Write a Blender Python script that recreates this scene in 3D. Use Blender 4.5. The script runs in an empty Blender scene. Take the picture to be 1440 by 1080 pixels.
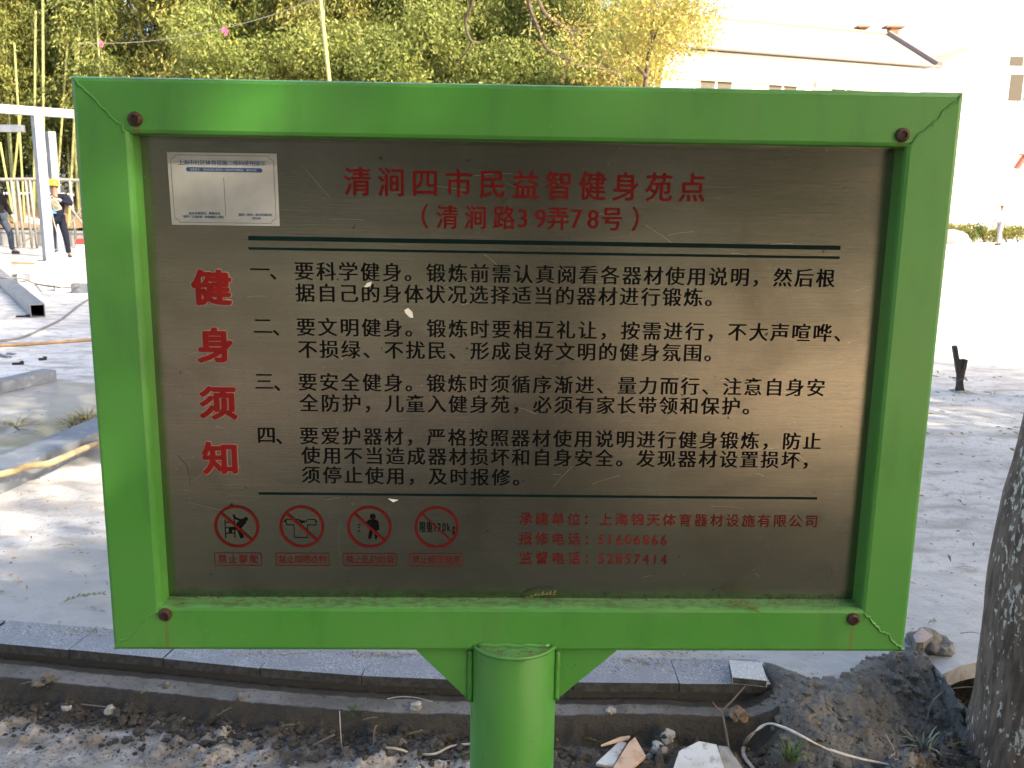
import bpy, bmesh, math, random
import numpy as np
from mathutils import Vector, Matrix, noise as mnoise
R = math.radians
random.seed(7); rng = np.random.default_rng(7)
scn = bpy.context.scene
COL = scn.collection

# ------------------------------------------------------------------ camera, sky, sun, exposure
CAM = np.array([0, 0, 1.45]); FPX = 1290.0
PITCH = math.atan(262 / 1290); ROLL = R(0.9)
FW = np.array([0, math.cos(PITCH), -math.sin(PITCH)])
_r = np.array([1.0, 0, 0]); _u = np.cross(_r, FW)
RT = math.cos(ROLL) * _r + math.sin(ROLL) * _u
UP = math.cos(ROLL) * _u - math.sin(ROLL) * _r
cam = bpy.data.cameras.new('camera'); cam_o = bpy.data.objects.new('camera', cam); COL.objects.link(cam_o)
cam.sensor_width = 36; cam.lens = FPX / 1440 * 36; cam.clip_start = 0.05; cam.clip_end = 1500
cam_o.matrix_world = Matrix(((RT[0], UP[0], -FW[0], CAM[0]), (RT[1], UP[1], -FW[1], CAM[1]), (RT[2], UP[2], -FW[2], CAM[2]), (0, 0, 0, 1)))
cam.dof.use_dof = True; cam.dof.focus_distance = 1.33; cam.dof.aperture_fstop = 18
scn.camera = cam_o

SUN_DIR = Vector((0.84, -0.54, 0)).normalized(); SUN_EL = R(33)
world = bpy.data.worlds.new('World'); scn.world = world; world.use_nodes = True
wn = world.node_tree; bg = wn.nodes['Background']
sky = wn.nodes.new('ShaderNodeTexSky'); sky.sky_type = 'NISHITA'; sky.sun_disc = False
sky.sun_elevation = SUN_EL; sky.sun_rotation = math.atan2(SUN_DIR.x, SUN_DIR.y)
sky.air_density = 1.0; sky.dust_density = 4.0; sky.ozone_density = 1.0
wn.links.new(sky.outputs[0], bg.inputs[0]); bg.inputs[1].default_value = 0.15
sun = bpy.data.lights.new('sun', 'SUN'); sun.energy = 3.4; sun.angle = R(0.53); sun.color = (1, 0.87, 0.66)
sun_o = bpy.data.objects.new('sun', sun); COL.objects.link(sun_o)
sd = Vector((SUN_DIR.x * math.cos(SUN_EL), SUN_DIR.y * math.cos(SUN_EL), math.sin(SUN_EL)))
sun_o.rotation_euler = sd.to_track_quat('Z', 'Y').to_euler(); sun_o.location = (20, -12, 20)
vs = scn.view_settings; vs.view_transform = 'Standard'; vs.look = 'None'; vs.gamma = 1; vs.use_curve_mapping = False
vs.exposure = 2.2
try:
    vs.use_white_balance = True; vs.white_balance_temperature = 6900; vs.white_balance_tint = 10
except Exception: pass
scn.cycles.max_bounces = 8; scn.cycles.transparent_max_bounces = 8
scn.cycles.use_denoising = True

# ------------------------------------------------------------------ measuring helpers (photo reading -> place)
def ray(px, py): return FW + RT * (px - 720) / FPX - UP * (py - 540) / FPX
def G(px, py, z=0.0):
    d = ray(px, py); return Vector(CAM + (z - CAM[2]) / d[2] * d)
def atY(px, py, Y):
    d = ray(px, py); return Vector(CAM + Y / d[1] * d)

# ------------------------------------------------------------------ mesh helpers
class MB:
    def __init__(s): s.v = []; s.f = []; s.m = []; s.cm = 0
    def add(s, vs_, fs):
        o = len(s.v); s.v += [tuple(v) for v in vs_]
        for f in fs: s.f.append(tuple(i + o for i in f)); s.m.append(s.cm)
        return s
    def box(s, c, size, rot=None, taper=1.0):
        x, y, z = [a / 2 for a in size]; c = Vector(c)
        P = [Vector(p) for p in ((-x, -y, -z), (x, -y, -z), (x, y, -z), (-x, y, -z), (-x * taper, -y * taper, z), (x * taper, -y * taper, z), (x * taper, y * taper, z), (-x * taper, y * taper, z))]
        if rot is not None: P = [rot @ p for p in P]
        return s.add([p + c for p in P], [(0, 3, 2, 1), (4, 5, 6, 7), (0, 1, 5, 4), (1, 2, 6, 5), (2, 3, 7, 6), (3, 0, 4, 7)])
    def tube(s, pts, r, seg=8, cap=True, flat=1.0):
        pts = [Vector(p) for p in pts]; n = len(pts); rs = r if hasattr(r, '__len__') else [r] * n
        prev = None; rings = []
        for i, p in enumerate(pts):
            t = (pts[min(i + 1, n - 1)] - pts[max(i - 1, 0)]).normalized()
            if prev is None:
                a = Vector((0, 0, 1)) if abs(t.z) < .9 else Vector((1, 0, 0))
                u = t.cross(a).normalized()
            else:
                u = (prev - t * prev.dot(t)).normalized()
            w = t.cross(u).normalized(); prev = u
            rings.append([p + (u * math.cos(2 * math.pi * k / seg) + w * math.sin(2 * math.pi * k / seg) * flat) * rs[i] for k in range(seg)])
        V = [v for rg in rings for v in rg]; F = []
        for i in range(n - 1):
            for k in range(seg):
                a = i * seg + k; b = i * seg + (k + 1) % seg
                F.append((a, b, b + seg, a + seg))
        if cap: F.append(tuple(range(seg))[::-1]); F.append(tuple((n - 1) * seg + k for k in range(seg)))
        return s.add(V, F)
    def prism(s, outline, y0, y1):      # outline in x,z ; extruded along y
        n = len(outline)
        V = [(x, y0, z) for x, z in outline] + [(x, y1, z) for x, z in outline]
        F = [tuple(range(n)), tuple(range(2 * n - 1, n - 1, -1))]
        for i in range(n): j = (i + 1) % n; F.append((i, i + n, j + n, j))
        return s.add(V, F)
    def slab(s, outline, z0, z1):       # outline in x,y ; extruded along z
        n = len(outline)
        V = [(x, y, z0) for x, y in outline] + [(x, y, z1) for x, y in outline]
        F = [tuple(range(n - 1, -1, -1)), tuple(range(n, 2 * n))]
        for i in range(n): j = (i + 1) % n; F.append((i, j, j + n, i + n))
        return s.add(V, F)
    def build(s, name, mats, parent=None, smooth=False, bevel=0, loc=None):
        me = bpy.data.meshes.new(name); me.from_pydata(s.v, [], s.f)
        if not isinstance(mats, (list, tuple)): mats = [mats]
        for m in mats: me.materials.append(m)
        if len(mats) > 1: me.polygons.foreach_set('material_index', s.m)
        me.update()
        bm = bmesh.new(); bm.from_mesh(me)
        if len(bm.faces) < 60000: bmesh.ops.recalc_face_normals(bm, faces=bm.faces)
        if bevel: bmesh.ops.bevel(bm, geom=[e for e in bm.edges if len(e.link_faces) == 2 and e.calc_face_angle(0) > 0.5], offset=bevel, segments=2, profile=0.7, affect='EDGES', clamp_overlap=True)
        bm.to_mesh(me); bm.free()
        if smooth:
            me.polygons.foreach_set('use_smooth', [True] * len(me.polygons))
            if bevel or smooth == 'auto':
                try: me.set_sharp_from_angle(angle=R(50))
                except Exception: pass
        return link(name, me, parent, loc)
def link(name, me, parent=None, loc=None):
    o = bpy.data.objects.new(name, me); COL.objects.link(o)
    if parent is not None: o.parent = parent
    if loc is not None: o.location = loc
    return o
def tag(o, label=None, cat=None, group=None, kind=None):
    if label: o['label'] = label
    if cat: o['category'] = cat
    if group: o['group'] = group
    if kind: o['kind'] = kind
    return o
def thing(name, label, cat, loc=(0, 0, 0), rz=0, group=None):
    o = bpy.data.objects.new(name, None); COL.objects.link(o); o.location = loc; o.rotation_euler = (0, 0, rz); o.empty_display_size = .1
    return tag(o, label, cat, group)
def dup(o, loc=None, rz=None, sc=None, label=None, parent=None):
    c = o.copy(); COL.objects.link(c)
    if parent is not None: c.parent = parent
    if loc is not None: c.location = loc
    if rz is not None: c.rotation_euler = (o.rotation_euler[0], o.rotation_euler[1], rz)
    if sc is not None: c.scale = (sc,) * 3
    if label: c['label'] = label
    for ch in [k for k in bpy.data.objects if k.parent == o]: dup(ch, parent=c)
    return c

# ------------------------------------------------------------------ material helper
def mat(name, col=(.5, .5, .5), rough=.6, metal=0, spec=.5, coat=0, var=None, bump=0, bscale=20, bdet=6, transl=0):
    """var: list of (colour, scale, lo, hi, stretch) noise-masked colour layers over col"""
    m = bpy.data.materials.new(name); m.use_nodes = True; nt = m.node_tree; N = nt.nodes; L = nt.links
    b = N['Principled BSDF']; b.inputs['Base Color'].default_value = (*col, 1); b.inputs['Roughness'].default_value = rough
    b.inputs['Metallic'].default_value = metal; b.inputs['Specular IOR Level'].default_value = spec; b.inputs['Coat Weight'].default_value = coat
    b.inputs['Coat Roughness'].default_value = .15
    tc = N.new('ShaderNodeTexCoord'); cur = None
    def tex(scale, det=6, stretch=(1, 1, 1), dist=0, rgh=.55):
        mp = N.new('ShaderNodeMapping'); mp.inputs['Scale'].default_value = stretch; L.new(tc.outputs['Object'], mp.inputs[0])
        n = N.new('ShaderNodeTexNoise'); n.inputs['Scale'].default_value = scale; n.inputs['Detail'].default_value = det
        n.inputs['Distortion'].default_value = dist; n.inputs['Roughness'].default_value = rgh
        L.new(mp.outputs[0], n.inputs['Vector']); return n.outputs['Fac']
    def ramp(src, lo, hi):
        r = N.new('ShaderNodeMapRange'); r.inputs[1].default_value = lo; r.inputs[2].default_value = hi; L.new(src, r.inputs[0]); return r.outputs[0]
    def mix(fac, a, c):
        x = N.new('ShaderNodeMix'); x.data_type = 'RGBA'; L.new(fac, x.inputs[0])
        if hasattr(a, 'links'): L.new(a, x.inputs[6])
        else: x.inputs[6].default_value = (*a, 1)
        if hasattr(c, 'links'): L.new(c, x.inputs[7])
        else: x.inputs[7].default_value = (*c, 1)
        return x.outputs[2]
    cur = col
    for v in (var or []):
        c, sc, lo, hi = v[:4]; st = v[4] if len(v) > 4 else (1, 1, 1)
        cur = mix(ramp(tex(sc, 8, st), lo, hi), cur, c)
    if hasattr(cur, 'links'): L.new(cur, b.inputs['Base Color'])
    if bump:
        bp = N.new('ShaderNodeBump'); bp.inputs['Strength'].default_value = min(1, bump); bp.inputs['Distance'].default_value = .01
        L.new(tex(bscale, bdet), bp.inputs['Height']); L.new(bp.outputs[0], b.inputs['Normal'])
    if transl:
        t = N.new('ShaderNodeBsdfTranslucent'); ms = N.new('ShaderNodeMixShader'); ms.inputs[0].default_value = transl
        out = N['Material Output']; L.new(b.outputs[0], ms.inputs[1]); L.new(t.outputs[0], ms.inputs[2]); L.new(ms.outputs[0], out.inputs[0])
        if hasattr(cur, 'links'): L.new(cur, t.inputs[0])
        else: t.inputs[0].default_value = (*col, 1)
    m['h'] = 0
    return m, (nt, N, L, b, tc, tex, ramp, mix)
def M(*a, **k): return mat(*a, **k)[0]
def math_(N, L, op, a, b=None):
    n = N.new('ShaderNodeMath'); n.operation = op
    for i, x in enumerate((a, b)):
        if x is None: continue
        if hasattr(x, 'links'): L.new(x, n.inputs[i])
        else: n.inputs[i].default_value = x
    return n.outputs[0]
def ell(N, L, tc, cx, cy, rx, ry, w=None, ax=(0, 1)):
    """soft elliptical mask (1 inside) in object coords, w = noise socket to ruffle the border"""
    sp = N.new('ShaderNodeSeparateXYZ'); L.new(tc.outputs['Object'], sp.inputs[0])
    a = math_(N, L, 'DIVIDE', math_(N, L, 'SUBTRACT', sp.outputs[ax[0]], cx), rx)
    b = math_(N, L, 'DIVIDE', math_(N, L, 'SUBTRACT', sp.outputs[ax[1]], cy), ry)
    d = math_(N, L, 'ADD', math_(N, L, 'MULTIPLY', a, a), math_(N, L, 'MULTIPLY', b, b))
    if w is not None: d = math_(N, L, 'ADD', d, math_(N, L, 'MULTIPLY', math_(N, L, 'SUBTRACT', w, .5), 3.0))
    r = N.new('ShaderNodeMapRange'); r.inputs[1].default_value = 1.15; r.inputs[2].default_value = .75; L.new(d, r.inputs[0])
    return r.outputs[0]

# ------------------------------------------------------------------ materials
# plaza concrete with stains
m_plaza, (nt, N, L, b, tc, tex, ramp, mix) = mat('plaza_concrete', (.50, .485, .46), .75, bump=.35, bscale=14)
w = tex(1.6, 8); wf = tex(7, 8)
c = mix(ramp(tex(.6, 6), .35, .65), (.55, .54, .53), (.42, .41, .405))
c = mix(ramp(tex(2.2, 9, (1, 2.5, 1), .6), .48, .66), c, (.27, .26, .25)); c = mix(ramp(tex(11, 8), .52, .68), c, (.30, .28, .255))
c = mix(ramp(tex(55, 4), .61, .67), c, (.20, .17, .13)); c = mix(ramp(tex(140, 3), .66, .70), c, (.13, .11, .09))
st = None
for (px, py, rx, ry) in ((60, 610, .75, .75), (20, 560, .9, .45), (250, 800, .9, .22), (120, 850, .8, .22), (400, 860, 1.0, .18), (900, 900, 1.6, .22), (1250, 860, 1.2, .26), (1370, 862, 1.0, .34), (60, 545, .7, .3)):
    p = G(px, py); e = ell(N, L, tc, p.x, p.y, rx, ry, w)
    st = e if st is None else math_(N, L, 'MAXIMUM', st, e)
c = mix(math_(N, L, 'MULTIPLY', st, .8), c, (.21, .205, .20))
e = None
for (px, py, rx, ry) in ((110, 600, .25, .35), (30, 622, .3, .14)):
    p = G(px, py); q = ell(N, L, tc, p.x, p.y, rx, ry, wf); e = q if e is None else math_(N, L, 'MAXIMUM', e, q)
c = mix(math_(N, L, 'MULTIPLY', e, .6), c, (.17, .15, .07))
L.new(c, b.inputs['Base Color'])
rr = N.new('ShaderNodeMapRange'); rr.inputs[3].default_value = .75; rr.inputs[4].default_value = .32; L.new(st, rr.inputs[0]); L.new(rr.outputs[0], b.inputs['Roughness'])

# soil heightfield: colour by place and noise; wet mortar and painted shade where the mesh attributes say so
m_soil, (nt, N, L, b, tc, tex, ramp, mix) = mat('soil', (.1, .08, .06), .9)
w = tex(3.2, 9); wf = tex(22, 8); wff = tex(90, 6)
c = mix(ramp(wf, .4, .65), (.066, .056, .046), (.030, .025, .020))
p = G(500, 1035, -.13); e = ell(N, L, tc, p.x + .05, p.y, .68, .13, w)
c = mix(math_(N, L, 'MULTIPLY', e, .85), c, mix(ramp(wff, .45, .6), (.135, .132, .135), (.095, .09, .09)))
p = G(60, 1100, -.13); e = ell(N, L, tc, p.x - .1, p.y - .02, .72, .30, w)
p = G(560, 1078, -.13); e2 = ell(N, L, tc, p.x + .05, p.y - .13, .62, .14, w)
dry = mix(ramp(wf, .35, .62), (.42, .385, .35), (.28, .25, .22)); dry = mix(ramp(wff, .53, .66), dry, (.12, .10, .08)); dry = mix(ramp(tex(5, 8, (1, 2.5, 1)), .5, .68), dry, (.17, .145, .12))
c = mix(math_(N, L, 'MAXIMUM', e, e2), c, dry)
p = G(1250, 1070, -.13); e = ell(N, L, tc, p.x, p.y - .1, .8, .20, w)
brn = mix(ramp(wf, .4, .62), (.12, .085, .058), (.055, .042, .03))
c = mix(math_(N, L, 'MULTIPLY', e, .85), c, brn)
p = G(880, 1060, -.13); e = ell(N, L, tc, p.x, p.y, .42, .2, w)
c = mix(math_(N, L, 'MULTIPLY', e, .6), c, mix(ramp(wf, .42, .6), (.09, .082, .07), (.17, .155, .135)))
c = mix(ramp(tex(70, 3), .68, .71), c, (.30, .27, .22))
mo = mix(ramp(tex(7, 8), .42, .62), (.175, .168, .155), (.105, .098, .088)); mo = mix(ramp(tex(26, 8), .55, .70), mo, (.17, .165, .155)); mo = mix(ramp(wff, .58, .68), mo, (.05, .045, .04))
at = N.new('ShaderNodeAttribute'); at.attribute_name = 'mortar'
mk = ramp(math_(N, L, 'ADD', at.outputs['Fac'], math_(N, L, 'MULTIPLY', math_(N, L, 'SUBTRACT', wf, .5), .9)), .40, .60)
dk = N.new('ShaderNodeAttribute'); dk.attribute_name = 'shade_tone'; mo = mix(ramp(math_(N, L, 'ADD', dk.outputs['Fac'], math_(N, L, 'MULTIPLY', math_(N, L, 'SUBTRACT', wf, .5), .7)), .35, .65), mo, (.038, .034, .029))  # riser and kerb foot: shade painted into the mortar colour; heap mottled darker
c = mix(mk, c, mo); L.new(c, b.inputs['Base Color'])
hh = math_(N, L, 'ADD', math_(N, L, 'MULTIPLY', wf, 2.2), math_(N, L, 'ADD', wff, math_(N, L, 'MULTIPLY', tex(240, 4), .5)))
bp = N.new('ShaderNodeBump'); bp.inputs['Strength'].default_value = .9; bp.inputs['Distance'].default_value = .008; L.new(hh, bp.inputs['Height']); L.new(bp.outputs[0], b.inputs['Normal'])
m_mortar, (nt, N, L, b, tc, tex, ramp, mix) = mat('wet_mortar', (.135, .125, .11), .72, bump=1, bscale=38, bdet=10,
    var=[((.085, .078, .068), 6, .42, .62), ((.20, .19, .175), 24, .56, .70)])
m_granite = M('granite', (.22, .235, .265), .6, var=[((.08, .085, .10), 260, .50, .58), ((.42, .43, .46), 200, .56, .62), ((.17, .18, .205), 8, .4, .7)], bump=.15, bscale=300)
m_granite_side = M('granite_side', (.045, .045, .045), .8, var=[((.02, .02, .02), 40, .4, .6)])  # same granite, side faces painted darker to carry their shade

# green paint with dust, specks, scuffs and rust under the bolts
m_green, (nt, N, L, b, tc, tex, ramp, mix) = mat('green_paint', (.045, .25, .03), .38, coat=.25)
BOLTS = [(-.5165, .3575), (.5195, .3545), (-.5185, -.353), (.5155, -.3560)]
c = mix(ramp(tex(3.5, 8), .35, .7), (.044, .215, .026), (.064, .232, .040))
c = mix(math_(N, L, 'MULTIPLY', ramp(tex(18, 9, (1, 1, .3)), .52, .74), .45), c, (.028, .11, .022)); c = mix(math_(N, L, 'MULTIPLY', ramp(tex(5, 8, (1, 1, .5), 1.2), .58, .72), .4), c, (.075, .20, .05))
c = mix(ramp(tex(120, 3), .735, .76), c, (.02, .035, .015))
c = mix(math_(N, L, 'MULTIPLY', ramp(tex(60, 8), .66, .74), .5), c, (.12, .24, .09))
rustn = tex(60, 6)
for bx, bz in BOLTS:
    k = 2.2 if bz < 0 else .7
    e = ell(N, L, tc, bx, bz - .016 * k - .004, .0032 if bz < 0 else .005, .017 * k, None, (0, 2))
    c = mix(math_(N, L, 'MULTIPLY', e, math_(N, L, 'MULTIPLY', rustn, .75)), c, (.14, .055, .02))
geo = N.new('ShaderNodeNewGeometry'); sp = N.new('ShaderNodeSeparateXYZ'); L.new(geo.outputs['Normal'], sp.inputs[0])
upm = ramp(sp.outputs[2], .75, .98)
dust = math_(N, L, 'MULTIPLY', upm, ramp(tex(130, 6, (.5, 1, 1)), .48, .60)); c = mix(math_(N, L, 'MULTIPLY', upm, .8), c, (.13, .32, .10)); c = mix(math_(N, L, 'MULTIPLY', dust, .65), c, (.07, .08, .035))  # upward faces: sky light painted in as lighter green, then dust specks
L.new(c, b.inputs['Base Color'])
bp = N.new('ShaderNodeBump'); bp.inputs['Strength'].default_value = .12; bp.inputs['Distance'].default_value = .004
hh = math_(N, L, 'ADD', tex(9, 4), math_(N, L, 'MULTIPLY', tex(160, 3), .12)); L.new(hh, bp.inputs['Height']); L.new(bp.outputs[0], b.inputs['Normal'])
L.new(ramp(tex(14, 6), -.4, 1.6), b.inputs['Roughness'])

# brushed stainless panel
m_steel, (nt, N, L, b, tc, tex, ramp, mix) = mat('brushed_steel', (.50, .465, .41), .35, metal=1)
br = tex(14, 10, (1, 1, 90), .0, .75); br2 = tex(3, 8, (1, 1, 14), .3, .6); blot = tex(5, 8, (1, 1, 1), .8)
c = mix(ramp(br, .3, .7), (.300, .295, .255), (.225, .222, .192))
c = mix(math_(N, L, 'MULTIPLY', ramp(br2, .55, .75), .5), c, (.36, .32, .26))
c = mix(math_(N, L, 'MULTIPLY', ramp(blot, .52, .75), .45), c, (.11, .10, .08))
c = mix(ramp(tex(150, 2), .755, .775), c, (.5, .47, .4))
c = mix(ramp(tex(75, 2), .755, .77), c, (.06, .05, .04))
spx = N.new('ShaderNodeSeparateXYZ'); L.new(tc.outputs['Object'], spx.inputs[0])
low = N.new('ShaderNodeMapRange'); low.inputs[1].default_value = -.330; low.inputs[2].default_value = -.342; L.new(spx.outputs[2], low.inputs[0])
c = mix(math_(N, L, 'MULTIPLY', low.outputs[0], ramp(tex(40, 6), .3, .7)), c, (.30, .33, .20))
L.new(c, b.inputs['Base Color'])
ro = N.new('ShaderNodeMapRange'); ro.inputs[3].default_value = .11; ro.inputs[4].default_value = .20
L.new(math_(N, L, 'ADD', math_(N, L, 'MULTIPLY', br, .5), math_(N, L, 'MULTIPLY', blot, .5)), ro.inputs[0]); L.new(ro.outputs[0], b.inputs['Roughness'])
b.inputs['Anisotropic'].default_value = .35; b.inputs['Anisotropic Rotation'].default_value = 0.25
tg = N.new('ShaderNodeTangent'); tg.direction_type = 'UV_MAP'; L.new(tg.outputs[0], b.inputs['Tangent'])
bp = N.new('ShaderNodeBump'); bp.inputs['Strength'].default_value = .35; bp.inputs['Distance'].default_value = .0012
bh = math_(N, L, 'ADD', math_(N, L, 'MULTIPLY', br, .25), math_(N, L, 'MULTIPLY', tex(1.8, 3, (1, 1, 2.2), .2), 6.0)); L.new(bh, bp.inputs['Height']); L.new(bp.outputs[0], b.inputs['Normal'])

m_red = M('red_enamel', (.105, .007, .006), .6, spec=.08, var=[((.085, .006, .005), 60, .45, .65)])
m_redtitle = M('red_enamel_title', (.115, .008, .007), .6, spec=.06, var=[((.095, .007, .006), 60, .45, .65)])
m_redbig = M('red_enamel_bright', (.20, .012, .012), .6, spec=.08, var=[((.165, .011, .010), 60, .45, .65)])
m_black = M('black_enamel', (.004, .004, .004), .7, spec=.04)
m_dgreen = M('dark_green_enamel', (.002, .012, .010), .6, spec=.06)
m_pale = M('pale_edge', (.34, .25, .21), .5)
m_stick = M('sticker_white', (.30, .31, .31), .5, var=[((.26, .265, .26), 30, .4, .7)])
m_blue = M('sticker_blue', (.004, .035, .13), .5)
m_ink = M('sticker_ink', (.02, .035, .06), .5)
m_chip = M('white_paint_chip', (.75, .72, .66), .7)
m_rust = M('rusty_bolt', (.10, .042, .030), .5, metal=.4, var=[((.04, .02, .016), 200, .4, .6), ((.20, .07, .03), 260, .58, .7)], bump=.4, bscale=400)
m_rustdark = M('bolt_socket', (.012, .01, .01), .7)
m_galv = M('galvanised_steel', (.17, .19, .225), .5, metal=.4, var=[((.12, .135, .165), 6, .4, .65), ((.24, .26, .29), 25, .55, .7)])
m_galvdark = M('tube_inside', (.02, .02, .022), .8)
m_wood = M('weathered_wood', (.30, .19, .10), .8, var=[((.32, .2, .1), 8, .4, .65, (1, 6, 6))])
m_hose = M('tan_hose', (.34, .27, .16), .6, var=[((.25, .17, .075), 12, .45, .65)])
m_cable = M('grey_cable', (.12, .12, .125), .6)
m_bark, (nt, N, L, b, tc, tex, ramp, mix) = mat('bark', (.085, .06, .045), .9, bump=1, bscale=60)
c = mix(ramp(tex(35, 8, (1.6, 1.6, .35)), .4, .62), (.16, .118, .088), (.07, .05, .037))
spx = N.new('ShaderNodeSeparateXYZ'); L.new(tc.outputs['Object'], spx.inputs[0])
hz = N.new('ShaderNodeMapRange'); hz.inputs[1].default_value = .85; hz.inputs[2].default_value = .25; L.new(spx.outputs[2], hz.inputs[0])
hx = N.new('ShaderNodeMapRange'); hx.inputs[1].default_value = -.185; hx.inputs[2].default_value = -.125; L.new(math_(N, L, 'SUBTRACT', spx.outputs[0], math_(N, L, 'MULTIPLY', spx.outputs[2], .12)), hx.inputs[0])
wm = math_(N, L, 'ADD', math_(N, L, 'ADD', math_(N, L, 'MULTIPLY', tex(70, 8, (1.5, 1.5, .6), .3), .5), math_(N, L, 'MULTIPLY', tex(9, 6, (1, 1, .5)), .5)), math_(N, L, 'MULTIPLY', math_(N, L, 'MULTIPLY', hz.outputs[0], hx.outputs[0]), .10))
c = mix(ramp(wm, .578, .60), c, (.46, .43, .37)); L.new(c, b.inputs['Base Color'])
bp = N.new('ShaderNodeBump'); bp.inputs['Strength'].default_value = .8; bp.inputs['Distance'].default_value = .006
L.new(tex(28, 9, (1.8, 1.8, .4)), bp.inputs['Height']); L.new(bp.outputs[0], b.inputs['Normal'])
m_bark2 = M('brown_bark', (.11, .08, .055), .9, var=[((.06, .045, .03), 12, .4, .6)])
m_twig = M('twig', (.16, .12, .09), .85)
m_root = M('pale_root', (.38, .34, .30), .85)
m_culm = M('bamboo_culm', (.20, .20, .07), .6, var=[((.11, .14, .045), 2, .4, .65), ((.27, .24, .12), 5, .5, .7)])
m_culmpale = M('pale_bamboo_culm', (.24, .24, .09), .5)
def leafm(name, a, bb, c, tr=.35): return M(name, a, .55, spec=.3, var=[(bb, .9, .38, .62), (c, 14, .5, .66)], transl=tr)
m_bleaf = leafm('bamboo_leaf', (.27, .26, .065), (.13, .15, .035), (.40, .35, .12))
m_bleaf3 = leafm('bamboo_leaf_green', (.155, .19, .045), (.085, .12, .028), (.30, .29, .08))
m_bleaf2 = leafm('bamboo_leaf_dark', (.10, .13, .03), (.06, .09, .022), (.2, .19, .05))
m_tleaf = leafm('tree_leaf', (.05, .09, .02), (.035, .065, .016), (.09, .13, .03))
m_yleaf = leafm('yellowing_leaf', (.40, .36, .09), (.28, .29, .07), (.34, .15, .06))
m_hleaf = leafm('hedge_leaf', (.17, .17, .04), (.1, .12, .03), (.3, .25, .07))
m_litter = M('dry_leaflets', (.34, .22, .07), .8, var=[((.22, .20, .05), 30, .45, .6), ((.18, .09, .04), 60, .52, .62)])
m_sprig = M('yellow_sprig', (.20, .155, .035), .7, var=[((.12, .13, .035), 60, .45, .6)])
m_grass = M('green_grass', (.10, .16, .04), .7, transl=.2)
m_dgrass = M('dark_moss', (.045, .07, .012), .9)
m_dryg = M('pale_grass', (.30, .33, .24), .7)
m_stone = M('grey_clod', (.15, .145, .135), .9, var=[((.09, .085, .075), 30, .4, .6)], bump=.6, bscale=80)
m_stonel = M('pale_stone', (.36, .34, .31), .85, var=[((.25, .235, .21), 30, .4, .6)], bump=.5, bscale=80)
m_tilew = M('white_glaze', (.60, .59, .57), .4, var=[((.34, .30, .25), 45, .54, .66), ((.45, .42, .38), 8, .45, .65)])
m_tileb = M('peach_tile_body', (.55, .38, .27), .85, var=[((.40, .26, .18), 30, .5, .7)])
m_white = M('white_wall', (.80, .79, .75), .8)
m_roof = M('grey_tile_roof', (.20, .185, .15), .8)
m_cornice = M('cream_cornice', (.36, .32, .2), .8)
m_glass = M('window_glass', (.07, .06, .045), .5, spec=.2)
m_frame = M('window_frame_white', (.8, .8, .78), .5)
m_vent = M('brown_vent', (.25, .11, .05), .8)
m_ridge = M('dark_ridge_tiles', (.20, .15, .14), .85)
m_lowwall = M('grey_render', (.22, .225, .235), .85, var=[((.16, .165, .175), 2, .4, .65)])
m_earth = M('brown_earth', (.17, .115, .07), .95, var=[((.17, .11, .065), 3, .4, .6)], bump=1, bscale=6)
m_skin = M('skin', (.20, .10, .065), .7)
m_jacket = M('black_jacket', (.008, .008, .010), .95, spec=.1)
m_navy = M('navy_coverall', (.007, .009, .018), .95, spec=.1)
m_jeans = M('slate_jeans', (.03, .04, .06), .9, spec=.1)
m_shoe = M('black_shoe', (.015, .015, .015), .5)
m_helmet = M('yellow_helmet', (.5, .38, .01), .35)
m_glove = M('grey_glove', (.17, .165, .16), .9)
m_gloveb = M('blue_glove', (.03, .2, .5), .8)
m_rope = M('pale_rope', (.26, .24, .20), .85)
m_shirt = M('white_shirt', (.75, .74, .74), .8)
m_trous = M('grey_trousers', (.30, .28, .30), .85)
m_hair = M('dark_hair', (.02, .018, .016), .7)
m_hairl = M('straw_hat', (.7, .62, .35), .8)
m_redp = M('red_plastic', (.55, .03, .02), .5)
m_pink = M('pink_ribbon', (.65, .08, .20), .7)
m_blackiron = M('blackened_steel', (.02, .02, .024), .6, metal=.4, bump=.4, bscale=60)

# ------------------------------------------------------------------ ground, plaza, kerb
def fbm(x, y, scale, octv=5, seed=0, gain=.5):
    out = np.zeros_like(x); amp = 1; tot = 0
    g = np.random.default_rng(seed).random((256, 256))
    for o in range(octv):
        X = x * scale * 2 ** o + 17.3 * o; Y = y * scale * 2 ** o + 9.1 * o
        xi = np.floor(X).astype(int); yi = np.floor(Y).astype(int); fx = X - xi; fy = Y - yi
        fx = fx * fx * (3 - 2 * fx); fy = fy * fy * (3 - 2 * fy)
        a = g[xi % 256, yi % 256]; b_ = g[(xi + 1) % 256, yi % 256]; c_ = g[xi % 256, (yi + 1) % 256]; d_ = g[(xi + 1) % 256, (yi + 1) % 256]
        out += amp * ((a * (1 - fx) + b_ * fx) * (1 - fy) + (c_ * (1 - fx) + d_ * fx) * fy); tot += amp; amp *= gain
    return out / tot
KP = [G(*p) for p in ((-260, 893), (-120, 897), (0, 905), (100, 915), (230, 927), (358, 940), (497, 951), (700, 959.5), (920, 962), (1085, 963))]
kx = np.array([p.x for p in KP]); ky = np.array([p.y for p in KP])
XK = kx[-1]; KW = .155
EX = np.concatenate([[-300, kx[0] - 1], kx, [XK + .12, XK + .24, G(1232, 938).x, G(1300, 922).x, G(1325, 948).x, G(1352, 936).x, G(1395, 926).x, G(1440, 918).x, 3.2, 300]])
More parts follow.
